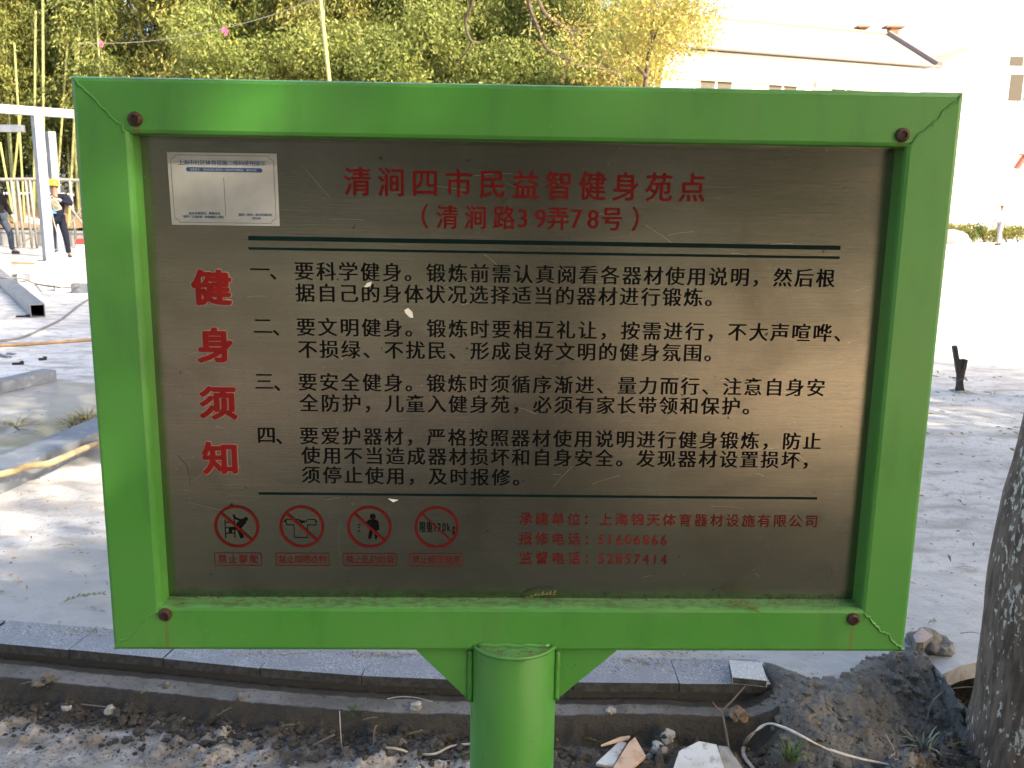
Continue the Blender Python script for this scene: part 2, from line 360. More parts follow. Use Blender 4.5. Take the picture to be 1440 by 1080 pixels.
EY = np.concatenate([[ky[0] + .25, ky[0] + .12], ky, [ky[-1] - .03, ky[-1] - .02, G(1232, 938).y, G(1300, 922).y, G(1325, 948).y, G(1352, 936).y, G(1395, 926).y, G(1440, 918).y, 2.95, 3.0]])
def edge(x): return np.interp(x, EX, EY)
# wide soil sheet under everything
o = MB().add([(-500, -500, -.30), (500, -500, -.30), (500, 700, -.30), (-500, 700, -.30)], [(0, 1, 2, 3)]).build('ground', m_soil); tag(o, kind='structure')
# plaza sheet with thickness
m = MB(); xs = list(np.unique(np.concatenate([EX, np.linspace(-3, 3, 60)])))
back = [0 if x < XK else 1 for x in xs]
fr = [float(edge(x)) + (KW - .01 if x <= XK + .001 else (.035 if x < G(1300, 922).x else 0)) for x in xs]
n = len(xs)
V = [(x, y, 0) for x, y in zip(xs, fr)] + [(x, 600, 0) for x in xs] + [(x, y, -.055) for x, y in zip(xs, fr)]
F = [(i, i + 1, i + 1 + n, i + n) for i in range(n - 1)] + [(i, i + 2 * n, i + 1 + 2 * n, i + 1) for i in range(n - 1)]
o = m.add(V, F).build('plaza', m_plaza); tag(o, kind='structure')
# foreground soil heightfield
nx, ny = 620, 330
X, Y = np.meshgrid(np.linspace(-2.7, 2.7, nx), np.linspace(.85, 3.25, ny))
E_ = edge(X) + .012 * (fbm(X, Y * 0, 6, 3, 3) - .5); t = E_ - Y
def sst(a, b_, v): q = np.clip((v - a) / (b_ - a), 0, 1); return q * q * (3 - 2 * q)
dryz = sst(.24, .42, t) * sst(.2, -.2, X)
soil = -.118 + .022 * (fbm(X, Y, 3, 5, 1) - .5) + .020 * (1 - .75 * dryz) * (fbm(X, Y, 14, 4, 2) - .5) + .005 * (fbm(X, Y, 60, 2, 5) - .5)
clods = np.maximum(0, fbm(X, Y, 20, 3, 6, .45) - .50) * .10 * sst(.50, .12, np.abs(t - .24)) ; soil += clods * (1 + 1.8 * sst(.1, .7, X)) * (1 - .8 * dryz)
soil += .03 * sst(.3, .8, t) * sst(.2, -.9, X)
soil -= .03 * sst(.0, .9, X) * sst(.5, .1, t)
ledge_w = .115 - .03 * sst(-.5, .8, X) + .010 * (fbm(X, Y, 12, 3, 8) - .5)
led = -.050 + .008 * (fbm(X, Y, 30, 4, 4) - .5) - .01 * sst(.4, .8, X)
zl = np.where(t < ledge_w, led, led + (soil - led) * sst(0, .010, t - ledge_w))
zl = np.where(t < 0.0, -.06, zl)
# mortar heap on the right
rid = 1 - np.abs(2 * fbm(X * 1.3 + Y * .9, Y * .7, 11, 5, 11, .6) - 1)
hw = .36 + .10 * (fbm(X, Y * 0, 3, 2, 13) - .5)
heap = .018 - (.165) * sst(-.02, 1, t / hw) ** .85 + .060 * (rid - .75) * sst(-.05, .1, t) * sst(1.3, .8, t / hw) + .045 * (fbm(X, Y, 22, 5, 14, .6) - .5)
heap = np.where(t < 0, .016 - .07 * sst(0, .07, -t - np.interp(X, [XK, XK + .13], [.16, .035]) - .05 * (fbm(X, Y, 8, 3, 33) - .5)) + .012 * (fbm(X, Y, 20, 4, 15) - .5), heap)
heap = np.maximum(heap, soil)
k = sst(XK - .10, XK + .06, X); hz_ = np.where(t > .10, heap, heap); Z = zl * (1 - k) + hz_ * k
Z = np.where((t < 0.0) & (X < XK + .005), np.minimum(Z, -.045), Z)
xh = G(1308, 930).x; hol = sst(xh - .02, xh + .10, X)
Z = Z * (1 - hol) + (soil - .10 * np.exp(-((t + .03) / .16) ** 2)) * hol
Z = np.where((hol > .5) & (t < -.05), -.25, Z)
far = np.maximum(sst(2.3, 2.7, np.abs(X)), 0) ; Z = Z * (1 - far) + (-.14) * far
Z = np.where(Y < 1.0, Z - (1.0 - Y) * .3, Z)
SLABC = [G(982, 1072, -.11), G(873, 1062, -.11)]
for c0 in SLABC: Z = np.where((X - c0.x) ** 2 + (Y - c0.y) ** 2 < .10 ** 2, np.minimum(Z, -.118), Z)
def hgt(x, y):
    i = int(round((x + 2.7) / 5.4 * (nx - 1))); j = int(round((y - .85) / 2.4 * (ny - 1)))
    return float(Z[max(0, min(ny - 1, j)), max(0, min(nx - 1, i))])
V = np.stack([X.ravel(), Y.ravel(), Z.ravel()], 1)
ii = np.arange(nx * ny).reshape(ny, nx)
F = np.stack([ii[:-1, :-1].ravel(), ii[:-1, 1:].ravel(), ii[1:, 1:].ravel(), ii[1:, :-1].ravel()], 1)
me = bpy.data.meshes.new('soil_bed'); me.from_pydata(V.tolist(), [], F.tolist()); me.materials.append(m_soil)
am = np.where(X < XK, sst(.175, .135, t + .03 * sst(-.5, .8, X)), sst(.42, .30, t + .10 * (fbm(X, Y, 9, 3, 21) - .5))) * (1 - hol)
shade_val = np.where(X < XK, sst(-.018, .004, t - ledge_w) + sst(.045, .025, t), (.08 + .36 * fbm(X, Y, 5, 4, 41)) * sst(.02, .14, t)) * (1 - hol)  # painted shade on ledge riser and kerb foot, noisy dark tone on the heap
att = me.attributes.new('shade_tone', 'FLOAT', 'POINT'); att.data.foreach_set('value', np.clip(shade_val, 0, 1).ravel().astype(np.float32))
att = me.attributes.new('mortar', 'FLOAT', 'POINT'); att.data.foreach_set('value', am.ravel().astype(np.float32))
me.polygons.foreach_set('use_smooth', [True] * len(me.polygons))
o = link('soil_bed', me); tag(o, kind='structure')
# soil sheet behind the photographer joins the bed
mb = MB(); xs_ = [-300, -12, -2.62, 0, 2.62, 12, 300]; ys_ = [-300, -20, -5, .98, 2.4]
mb = MB(); mb.add([(x, y, -.135) for y in (-300, .95) for x in (-300, 300)], [(0, 1, 3, 2)])
mb.add([(-300, .95, -.135), (-2.62, .95, -.135), (-2.62, 3.0, -.135), (-300, 3.0, -.135)], [(0, 1, 2, 3)])
mb.add([(2.62, .95, -.135), (300, .95, -.135), (300, 3.1, -.135), (2.62, 3.1, -.135)], [(0, 1, 2, 3)])
o = mb.build('verge', M('dry_verge', (.13, .128, .095), .95, var=[((.10, .10, .065), 2.2, .4, .62), ((.24, .21, .16), 9, .55, .7)])); tag(o, kind='structure')
o = MB().add([(-60, -8.2, -.128), (60, -8.2, -.128), (60, -3.3, -.128), (-60, -3.3, -.128)], [(0, 1, 2, 3)]).build('added_path', M('warm_paving', (.56, .41, .31), .85, var=[((.46, .34, .26), 3, .4, .65)])); tag(o, kind='structure')  # unseen strip, added so the steel panel mirrors a warm glow
# kerb stones along the curve
cum = np.concatenate([[0], np.cumsum(np.hypot(np.diff(kx), np.diff(ky)))]); total = cum[-1]
def kpos(s): return np.interp(s, cum, kx), np.interp(s, cum, ky)
j0 = np.interp(G(97, 914).x, kx, cum); SL = .325
kerb = bpy.data.objects.new('kerb', None); COL.objects.link(kerb); tag(kerb, kind='structure')
s0 = j0 - SL * 4; ki = 0
while s0 < total - .05:
    s1 = min(s0 + SL, total)
    a = Vector(kpos(max(s0, 0)) + (0,)); c_ = Vector(kpos(s1) + (0,))
    if s0 >= 0:
        d = (c_ - a); ln = d.length; d.normalize(); nrm = Vector((-d.y, d.x, 0)); q = MB()
        g = .0018; jt = random.uniform(-.0015, .0015)
        rt = [a + d * g, c_ - d * g, c_ - d * g + nrm * KW, a + d * g + nrm * KW]
        z1 = .003 + jt; q.slab([(v.x, v.y) for v in rt], -.028, z1)
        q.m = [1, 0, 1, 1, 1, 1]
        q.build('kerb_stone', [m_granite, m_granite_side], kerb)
    s0 += SL; ki += 1
mb = MB(); K = 60; ss = np.linspace(0, total, K)
fl = [Vector(kpos(s) + (0,)) for s in ss]
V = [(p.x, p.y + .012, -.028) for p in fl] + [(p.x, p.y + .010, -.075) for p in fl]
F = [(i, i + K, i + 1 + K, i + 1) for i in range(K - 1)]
o = mb.add(V, F).build('kerb_bed', M('shaded_bedding', (.035, .032, .028), .9, bump=.6, bscale=60), kerb)  # bedding colour near black: painted shade under the stones

# ------------------------------------------------------------------ the notice board
SY, SLN, SRL = R(1.53794), R(-.10271), R(-.00326)
SW, SH = 1.2, .82365
SPOS = Vector((.008182, 1.28256, 1.18746))
SROT = Matrix.Rotation(SY, 3, 'Z') @ Matrix.Rotation(SLN, 3, 'X') @ Matrix.Rotation(SRL, 3, 'Y')
board = thing('notice_board', 'big green notice board with a steel panel of red and black Chinese rules', 'notice board')
board.matrix_world = Matrix.Translation(SPOS) @ SROT.to_4x4()
PD = .036                       # panel recess
Ci = SROT.inverted() @ (Vector(CAM) - SPOS)
def PL(px, py, d=PD):
    dd = SROT.inverted() @ Vector(ray(px, py)); t = (d - Ci.y) / dd.y; p = Ci + dd * t; return p.x, p.z
IX0, IX1, IZ0, IZ1 = -.525, .527, -.341, .338
FD = .075                        # frame bar depth
W2, H2 = SW / 2, SH / 2
def bar(name, oa, ob, ia, ib):   # mitred bar from outer a->b and inner a->b, rounded front edges
    q = MB(); e = .005
    def P(o_, i_, u): return (o_[0] + (i_[0] - o_[0]) * u, o_[1] + (i_[1] - o_[1]) * u)
    wdt = .08
    prof = [(0, FD), (0, .007), (.0021 / wdt, .0021), (.007 / wdt, 0), (1 - .007 / wdt, 0), (1 - .0021 / wdt, .0021), (1, .007), (1, FD)]
    for (o_, i_) in ((oa, ia), (ob, ib)):
        for u, y in prof: p = P(o_, i_, u); q.v.append((p[0], y, p[1]))
    K_ = len(prof)
    for k_ in range(K_): j = (k_ + 1) % K_; q.f.append((k_, j, j + K_, k_ + K_)); q.m.append(0)
    q.f.append(tuple(range(K_))); q.f.append(tuple(range(K_, 2 * K_))[::-1]); q.m += [0, 0]
    return q.build(name, m_green, board)
OTL, OTR, OBR, OBL = (-W2, H2), (W2, H2), (W2, -H2), (-W2, -H2)
ITL, ITR, IBR, IBL = (IX0, IZ1), (IX1, IZ1), (IX1, IZ0), (IX0, IZ0)
bar('frame_bar', OTL, OTR, ITL, ITR); bar('frame_bar', OTR, OBR, ITR, IBR); bar('frame_bar', OBR, OBL, IBR, IBL); bar('frame_bar', OBL, OTL, IBL, ITL)
# weld seams
def seam(o_, i_, sd, r=.0015, wob=.0028):
    q = MB(); g = np.random.default_rng(sd); pts = []; nn = 26
    dx, dz = i_[0] - o_[0], i_[1] - o_[1]; ln = math.hypot(dx, dz); nxv, nz = -dz / ln, dx / ln; wv = 0
    for i in range(nn):
        u = .05 + .88 * i / (nn - 1); wv = wv * .7 + g.normal() * wob * .5
        pts.append((o_[0] + dx * u + nxv * wv, -.0002, o_[1] + dz * u + nz * wv))
    q.tube(pts, [r * (.8 + .5 * g.random()) for _ in pts], 8); q.build('weld_seam', m_green, board, smooth=True)
seam(OTL, ITL, 1); seam(OTR, ITR, 4); seam(OBR, IBR, 9, .0018); seam(OBL, IBL, 12, .0017)
# panel
me = bpy.data.meshes.new('steel_panel')
me.from_pydata([(IX0 - .002, PD, IZ0 - .002), (IX1 + .002, PD, IZ0 - .002), (IX1 + .002, PD, IZ1 + .002), (IX0 - .002, PD, IZ1 + .002),
                (IX0 - .002, PD + .003, IZ0 - .002), (IX1 + .002, PD + .003, IZ0 - .002), (IX1 + .002, PD + .003, IZ1 + .002), (IX0 - .002, PD + .003, IZ1 + .002)], [],
               [(0, 1, 2, 3), (7, 6, 5, 4)])
uv = me.uv_layers.new(name='UVMap')
for lp in me.loops:
    v = me.vertices[lp.vertex_index].co; uv.data[lp.index].uv = (v.x, v.z)
me.materials.append(m_steel); link('steel_panel', me, board)
# back plate
MB().box((0, PD + .02, 0), (IX1 - IX0 - .004, .004, IZ1 - IZ0 - .004)).build('back_plate', m_green, board)
# bolts
for bx, bz in BOLTS:
    q = MB(); seg = 20
    prof = [(.0096, .0005), (.0096, -.003), (.0085, -.0048), (.0050, -.0056), (.0046, -.0030), (.0, -.0028)]
    V = []; 
    for rr_, yy in prof:
        for k_ in range(seg): V.append((bx + rr_ * math.cos(2 * math.pi * k_ / seg), yy, bz + rr_ * math.sin(2 * math.pi * k_ / seg)))
    F = []
    for i in range(len(prof) - 1):
        for k_ in range(seg): a = i * seg + k_; c2 = i * seg + (k_ + 1) % seg; F.append((a, c2, c2 + seg, a + seg))
    q.add(V, F); bo = q.build('bolt', m_rust, board, smooth='auto')
    q = MB(); q.prism([(bx + .0042 * math.cos(a * math.pi / 3 + .3), bz + .0042 * math.sin(a * math.pi / 3 + .3)) for a in range(6)], -.0034, -.0030); q.build('socket', m_rustdark, bo)
# post with cap, gussets
PX = PL(722.5, 950, 0)[0]; PR = .0665; PYC = .030
zt = -H2 + .009
q = MB(); seg = 48; pr = [(PR - .006, zt), (PR - .002, zt - .002), (PR, zt - .007), (PR, -1.42)]
V = [(PX + r_ * math.cos(2 * math.pi * k_ / seg), PYC + r_ * math.sin(2 * math.pi * k_ / seg), z) for r_, z in pr for k_ in range(seg)]
F = [tuple(range(seg))]
for i in range(len(pr) - 1):
    for k_ in range(seg): a = i * seg + k_; c2 = i * seg + (k_ + 1) % seg; F.append((a, c2, c2 + seg, a + seg))
q.add(V, F).build('post', m_green, board, smooth='auto')
q = MB(); pts = [(PX + (PR + .001) * math.cos(a), PYC + (PR + .001) * math.sin(a) + .0, zt - .001) for a in np.linspace(math.pi * 1.14, math.pi * 1.86, 20)]
q.tube(pts, .0032, 8); yb = -.001
q.tube([(PX - .054 + .108 * i / 12, yb, zt + .0015 + .001 * math.sin(i * 1.7)) for i in range(13)], .0034, 8)
q.build('weld_seam', m_green, board, smooth=True)
for sx in (-1, 1):
    x0 = PX + sx * (PR - .004); xo = PL(585, 918, 0)[0] if sx < 0 else PL(868, 918, 0)[0]
    zb = PL(662, 990, 0)[1] if sx < 0 else PL(786, 988, 0)[1]
    q = MB(); q.prism([(x0, -H2 + .001), (xo, -H2 + .001), (xo, -H2 - .004), (x0 + sx * .006, zb), (x0, zb)], .010, .022)
    g_ = q.build('gusset', m_green, board, bevel=.001)
    q = MB(); q.tube([(x0 + sx * .004, .009, -H2 - .002 + (zb + H2) * u) for u in np.linspace(0, .97, 14)], [.004 + .0012 * random.random() for _ in range(14)], 8)
    q.build('weld_seam', m_green, board, smooth=True)

# ---- lettering
GL = {}
def glyph(ch):
    if ch in GL: return GL[ch]
    cu = bpy.data.curves.new('g', 'FONT'); cu.body = ch; cu.size = 1; cu.resolution_u = 3; cu.fill_mode = 'FRONT'; cu.offset = -.002
    ob = bpy.data.objects.new('g', cu); COL.objects.link(ob)
    dg = bpy.context.evaluated_depsgraph_get(); me = ob.evaluated_get(dg).to_mesh()
    v = np.array([(p.co.x, p.co.y) for p in me.vertices]) if len(me.vertices) else np.zeros((0, 2)); f = [tuple(p.vertices) for p in me.polygons]
    ob.to_mesh_clear() if False else None
    bpy.data.objects.remove(ob); bpy.data.curves.remove(cu)
    GL[ch] = (v, f); return GL[ch]
BODY = [(-.022, .002), (-.008, .002), (.008, -.002), (.022, 0)]
PUNC = '、。，：；'
def put(q, ch, cx, cz, em, shifts, sx=1.0, sy=1.0, depth=.0006, shear=0, slope=0, layer=0):
    v, f = glyph(ch)
    if not len(v): return
    cjk = ord(ch) > 0x2000
    if ch in PUNC or cjk: ox, oy = .5, .38
    else: ox, oy = (v[:, 0].max() + v[:, 0].min()) / 2, .36
    for i, (dx, dy) in enumerate(shifts):
        y = PD - depth - .00004 * (i + layer)
        q.add([(cx + ((p[0] - ox) * sx + dx + shear * (p[1] - oy)) * em, y, cz + ((p[1] - oy) * sy + dy + slope * (p[0] - ox)) * em) for p in v], f)
SONG = [(-.022, 0), (0, 0), (.022, 0)]
BOLD = [(.016 * math.cos(a * math.pi / 2), .016 * math.sin(a * math.pi / 2)) for a in range(4)]
THIN = [(-.006, 0), (.006, 0)]
def row(text, a, b_, n, em, m_, shifts=SONG, name='lettering', sy=1.0, sx=1.0):
    """text placed with char 0 centred at photo reading a and char n-1 centred at b"""
    x0, z0 = PL(*a); x1, z1 = PL(*b_); st_ = (x1 - x0) / (n - 1) if n > 1 else 0; zs = (z1 - z0) / (n - 1) if n > 1 else 0
    for i, ch in enumerate(text): char(ch, x0 + st_ * i, z0 + zs * i, em, m_, shifts, sx, sy)
CM = {}
def char(ch, x, z, em, m_, shifts, sx=1.0, sy=1.0):
    """each engraved character is a part of its own; alike ones share their mesh"""
    key = (ch, em, m_.name, len(shifts), sx, sy)
    if key not in CM:
        q = MB(); put(q, ch, 0, 0, em, shifts, sx, sy); q.v = [(a, b2 - PD, c2) for a, b2, c2 in q.v]
        me = bpy.data.meshes.new('character'); me.from_pydata(q.v, [], q.f); me.materials.append(m_); CM[key] = me
    return link('character', CM[key], board, (x, PD, z))
row('清涧四市民益智健身苑点', (502.8, 255), (973.3, 264), 11, .0405, m_redtitle, BOLD + SONG, sy=1.04, sx=.98)
q = MB()
for ch, px, py in (('（', 587, 304), ('清', 629.2, 305), ('涧', 669, 305.5), ('路', 709, 306), ('3', 735, 306.5), ('9', 760, 306.7), ('弄', 784.7, 307), ('7', 811, 307), ('8', 834, 307.5), ('号', 860.6, 307.5), ('）', 904, 308)):
    x, z = PL(px, py); char(ch, x, z, .0345 if ch not in '3978' else .036, m_redtitle, BOLD + SONG if ch not in '3978' else SONG, .95, 1.02)
ROWS = [('一、', (365.4, 379), (392.5, 381), 2, None), ('要科学健身。锻炼前需认真阅看各器材使用说明，然后根', (427.7, 381), (1161, 391), 25, None),
        ('据自己的身体状况选择适当的器材进行锻炼。', (429.2, 411.5), (975, 418), 19, None),
        ('二、', (369.6, 458), (396.5, 460), 2, None), ('要文明健身。锻炼时要相互礼让，按需进行，不大声喧哗、', (430.1, 459.6), (1156.4, 468), 25, None),
        ('不损绿、不扰民、形成良好文明的健身氛围。', (432.6, 490.8), (974, 496), 19, None),
        ('三、', (371.5, 536), (397.8, 538), 2, None), ('要安全健身。锻炼时须循序渐进、量力而行、注意自身安', (432.6, 536.8), (1147.3, 545), 25, None),
        ('全防护，儿童入健身苑，必须有家长带领和保护。', (434.7, 566.5), (1028.1, 571), 21, None),
        ('四、', (374.5, 611.5), (400.5, 613), 2, None), ('要爱护器材，严格按照器材使用说明进行健身锻炼，防止', (434.7, 612.5), (1142.1, 620.5), 25, None),
        ('使用不当造成器材损坏和自身安全。发现器材设置损坏，', (437.2, 640), (1111.5, 646.6), 24, None),
        ('须停止使用，及时报修。', (437.2, 667.5), (704.5, 671), 10, None)]
for tx, a, b_, n, _ in ROWS: row(tx, a, b_, n, .0285, m_black, BODY)
row('承建单位：上海锦天体育器材设施有限公司', (739.7, 729.5), (1141, 733), 19, .0212, m_red, BOLD[:2] + THIN)
for i, (t1, t2, y1) in enumerate((('报修电话：', '51606866', 757.5), ('监督电话：', '52857414', 784.5))):
    row(t1, (739, y1), (807.3, y1 + .7), 4, .0212, m_red, BOLD[:2] + THIN)
    row(t2, (845.5, y1 + 1), (933.5, y1 + 1.8), 8, .0225, m_red, [(-.012, 0), (.012, 0)], sx=.92)
# big rounded characters with pale outline
FAT = [(.043 * math.cos(a * math.pi / 6), .036 * math.sin(a * math.pi / 6)) for a in range(12)] + [(.02 * math.cos(a * math.pi / 3), .02 * math.sin(a * math.pi / 3)) for a in range(6)]
RIM = [(.062 * math.cos(a * math.pi / 8), .054 * math.sin(a * math.pi / 8)) for a in range(16)]
for ch, px, py, sx in (('健', 298, 404, 1.08), ('身', 303.3, 485, 1.0), ('须', 307.3, 566, 1.05), ('知', 311, 644, 1.03)):
    x, z = PL(px, py); q = MB(); put(q, ch, x, z, .0530, FAT, sx, .98, depth=.0018); bc = q.build('large_character', m_redbig, board)
    q = MB(); put(q, ch, x, z, .0530, RIM, sx, .98, depth=.0008); q.build('character_outline', m_pale, bc)
# rules
def rule(x0, y0, x1, y1, th, m_=None, name='rule_line'):
    a = PL(x0, y0); b2 = PL(x1, y1); h_ = th / 2
    q = MB(); q.prism([(a[0], a[1] - h_), (b2[0], b2[1] - h_), (b2[0], b2[1] + h_), (a[0], a[1] + h_)], PD - .0006, PD - .0002); q.build(name, m_ or m_dgreen, board)
rule(349, 334.8, 1181.7, 348.6, .0062); rule(349.6, 349.3, 1180.5, 362.5, .0036); rule(363.9, 693.8, 1148.8, 700.8, .0036)
# prohibition roundels
def ring_poly(q, cx, cz, r0, r1, y, a0=0, a1=2 * math.pi, n=48):
    V = []; F = []
    for i in range(n + 1):
        a = a0 + (a1 - a0) * i / n; V += [(cx + r0 * math.cos(a), y, cz + r0 * math.sin(a)), (cx + r1 * math.cos(a), y, cz + r1 * math.sin(a))]
    for i in range(n): F.append((2 * i, 2 * i + 1, 2 * i + 3, 2 * i + 2))
    q.add(V, F)
def line_poly(q, pts, w_, y, cx, cz, s):
    for (x0, z0), (x1, z1) in zip(pts, pts[1:]):
        dx, dz = x1 - x0, z1 - z0; l = math.hypot(dx, dz) or 1; nx_, nz_ = -dz / l * w_ / 2, dx / l * w_ / 2
        q.add([(cx + (x0 + nx_) * s, y, cz + (z0 + nz_) * s), (cx + (x1 + nx_) * s, y, cz + (z1 + nz_) * s), (cx + (x1 - nx_) * s, y, cz + (z1 - nz_) * s), (cx + (x0 - nx_) * s, y, cz + (z0 - nz_) * s)], [(0, 1, 2, 3)])
def poly(q, pts, y, cx, cz, s): q.add([(cx + x * s, y, cz + z * s) for x, z in pts], [tuple(range(len(pts)))])
ICON = [(332.8, 740.3), (424.4, 740.5), (519.4, 741), (613.9, 741.5)]
RW = abs(PL(364.2, 740)[0] - PL(333, 740)[0]); S1 = RW / 31.3
for k_, (px, py) in enumerate(ICON):
    cx, cz = PL(px, py); q = MB(); y1 = PD - .0009; y2 = PD - .0005
    ring_poly(q, cx, cz, RW * .885, RW * 1.01, y1); tw = .12 if k_ < 3 else .07
    line_poly(q, [(-.66, .64), (.66, -.64)], tw, y1 - .0001, cx, cz, RW)
    rd = q.build('prohibition_ring', m_red, board)
    q = MB(); s = RW / 31
    if k_ == 0:
        line_poly(q, [(-16, 10), (-16, -17)], 1.2, y2, cx, cz, s); line_poly(q, [(-3, 18), (-3, -17)], 1.2, y2, cx, cz, s)
        for zz in (6, -2, -10): line_poly(q, [(-16, zz), (-3, zz)], 1.2, y2 - .00003, cx, cz, s)
        ring_poly(q, cx + 13 * s, cz + 11 * s, 0, 3.2 * s, y2 - .0001, n=16)
        poly(q, [(8, 12), (14, 6), (4, -5), (-3, -2), (1, 6)], y2 - .00013, cx, cz, s)
        line_poly(q, [(9, 8), (-1, 12), (-4, 17)], 2.6, y2 - .00016, cx, cz, s)
        line_poly(q, [(1, -3), (-9, -3), (-9, -10)], 4.2, y2 - .00019, cx, cz, s)
        line_poly(q, [(3, -4), (7, -17)], 5, y2 - .00022, cx, cz, s)
    if k_ == 1:
        pts = [(-22, 10.5), (-4, 10.5), (0, 6.5), (6, 7), (9, 11), (20, 10.5), (20, 2.5), (8, 2.5), (8, -16), (-11, -16), (-11, 2.5), (-21, 2.5), (-22, 10.5)]
        line_poly(q, pts, 1.1, y2, cx, cz, s); poly(q, [(-4, 9), (5, 9), (2, 5), (-1, 5)], y2 - .0001, cx, cz, s)
        line_poly(q, [(-24, 9), (-22, 7)], 3, y2 - .0001, cx, cz, s); line_poly(q, [(19, 9), (21, 7)], 3, y2 - .0001, cx, cz, s)
    if k_ == 2:
        ring_poly(q, cx + 5 * s, cz + 15.5 * s, 0, 4.2 * s, y2, n=18)
        poly(q, [(-3, 9), (0, 11), (10, 11), (13, 8), (14, -4), (11, -5), (10, -5), (0, -6), (0, 4)], y2 - .0001, cx, cz, s)
        line_poly(q, [(2, 9), (-3, 5.5)], 3.4, y2 - .00013, cx, cz, s)
        poly(q, [(0, -5), (5, -5), (3, -16), (0, -18.5), (-2, -16)], y2 - .00016, cx, cz, s); poly(q, [(6, -5), (10, -5), (11, -15), (10, -18), (8, -18)], y2 - .00019, cx, cz, s)
        for zz, ww in ((3, 4), (-1, 2.2), (-6, 3)): line_poly(q, [(-16, zz), (-16 + ww, zz)], 1.5, y2, cx, cz, s)
    if k_ == 3:
        x = -24.5
        for ch, ww, em in (('限', 9, 13), ('重', 9, 13), ('1', 4.5, 14), ('2', 6, 14), ('0', 6, 14), ('k', 5.5, 13.5), ('g', 6, 13.5)):
            put(q, ch, cx + (x + ww / 2) * s, cz + (.3 - (.7 if ch == 'g' else 0)) * s, em * s, [(-.02, 0), (.02, 0)], .72 if ord(ch) > 255 else .70, 1.35 if ord(ch) > 255 else 1.25); x += ww + .9
    q.build('pictogram', m_black, rd)
for (x0, y0, x1, y1, tx) in ((301.4, 777.5, 367.8, 795, '禁止攀爬'), (388, 777.8, 463, 795.3, '禁止晾晒衣物'), (483, 778.3, 557.2, 795.6, '禁止乱扔垃圾'), (576.4, 778.5, 650.3, 796, '禁止超限使用')):
    a = PL(x0, y0); b2 = PL(x1, y1); q = MB(); th = .0011; yy = PD - .0005
    line_poly(q, [a, (b2[0], a[1]), b2, (a[0], b2[1]), a], th, yy, 0, 0, 1)
    n = len(tx); em = (.0148 if n == 4 else .0133); pitch = (b2[0] - a[0]) / (n + .5)
    for i, ch in enumerate(tx): put(q, ch, a[0] + pitch * (i + .75), (a[1] + b2[1]) / 2, em, [(-.008, 0), (.008, 0)], .95, 1.05)
    q.build('caption_box', m_red, board)
# paper sticker
s4 = [PL(*p) for p in ((235, 214), (389, 216.1), (393.5, 317.8), (242.2, 315.9))]
q = MB(); q.prism([s4[3], s4[2], s4[1], s4[0]], PD - .0011, PD - .0005); stk = q.build('paper_sticker', m_stick, board)
def SP(u, v):
    a = [s4[0][i] + (s4[1][i] - s4[0][i]) * u for i in (0, 1)]; c2 = [s4[3][i] + (s4[2][i] - s4[3][i]) * u for i in (0, 1)]
    return (a[0] + (c2[0] - a[0]) * v, a[1] + (c2[1] - a[1]) * v)
q = MB(); m1, m2, n1, n2 = .03, .075, .035, .10
bd = [(m2, n1), (1 - m2, n1), (1 - m2 + .01, n1 + .035), (1 - m1, n2), (1 - m1, 1 - n2), (1 - m2 + .01, 1 - n1 - .035), (1 - m2, 1 - n1), (m2, 1 - n1), (m2 - .01, 1 - n1 - .035), (m1, 1 - n2), (m1, n2), (m2 - .01, n1 + .035), (m2, n1)]
line_poly(q, [SP(*p) for p in bd], .0006, PD - .0013, 0, 0, 1)
line_poly(q, [SP(.505, .34), SP(.505, .88)], .0006, PD - .0013, 0, 0, 1); q.build('sticker_border', m_ink, stk)
def srow(text, u0, u1, v, em, m_, sh=THIN, nm='sticker_print'):
    q = MB(); n = len(text)
    for i, ch in enumerate(text):
        p = SP(u0 + (u1 - u0) * (i + .5) / n, v); put(q, ch, p[0], p[1], em, sh, depth=.0015)
    q.build(nm, m_, stk)
q = MB(); a, b2 = SP(.165, .20), SP(.865, .262); rp = abs(a[1] - b2[1]) / 2; zc_ = (a[1] + b2[1]) / 2; pts = []
for k_ in range(13): an = math.pi / 2 + math.pi * k_ / 12; pts.append((a[0] + rp + rp * math.cos(an), zc_ + rp * math.sin(an)))
for k_ in range(13): an = -math.pi / 2 + math.pi * k_ / 12; pts.append((b2[0] - rp + rp * math.cos(an), zc_ + rp * math.sin(an)))
q.prism(pts, PD - .00135, PD - .0012); q.build('sticker_banner', m_blue, stk)
srow('上海市社区体育设施二维码使用提示', .095, .90, .135, .0079, m_blue, [(-.02, 0), (.02, 0)])
srow('温馨提示：扫码前请认真核实二维码是否被覆盖，谨防受骗！', .20, .83, .231, .0035, m_stick)
srow('更多市级运动、赛事咨询', .165, .455, .835, .0038, m_blue, BOLD); srow('请扫“上海体育”政务微信二维码', .11, .485, .885, .0038, m_blue, BOLD)
srow('报修、投诉、建议等请扫码', .625, .935, .845, .0038, m_blue, BOLD); srow('请扫码', .745, .83, .895, .0038, m_blue, BOLD)
# paint chips on the panel
for pts in ([(512, 403), (516, 398), (523, 396), (521, 402), (515, 404)], [(569, 436), (574, 433), (580, 439), (581, 447), (576, 446), (570, 440)], [(546, 701), (560, 703), (553, 706)]):
    q = MB(); q.prism([PL(*p) for p in pts][::-1], PD - .0012, PD - .0003); q.build('paint_chip', m_chip, board)
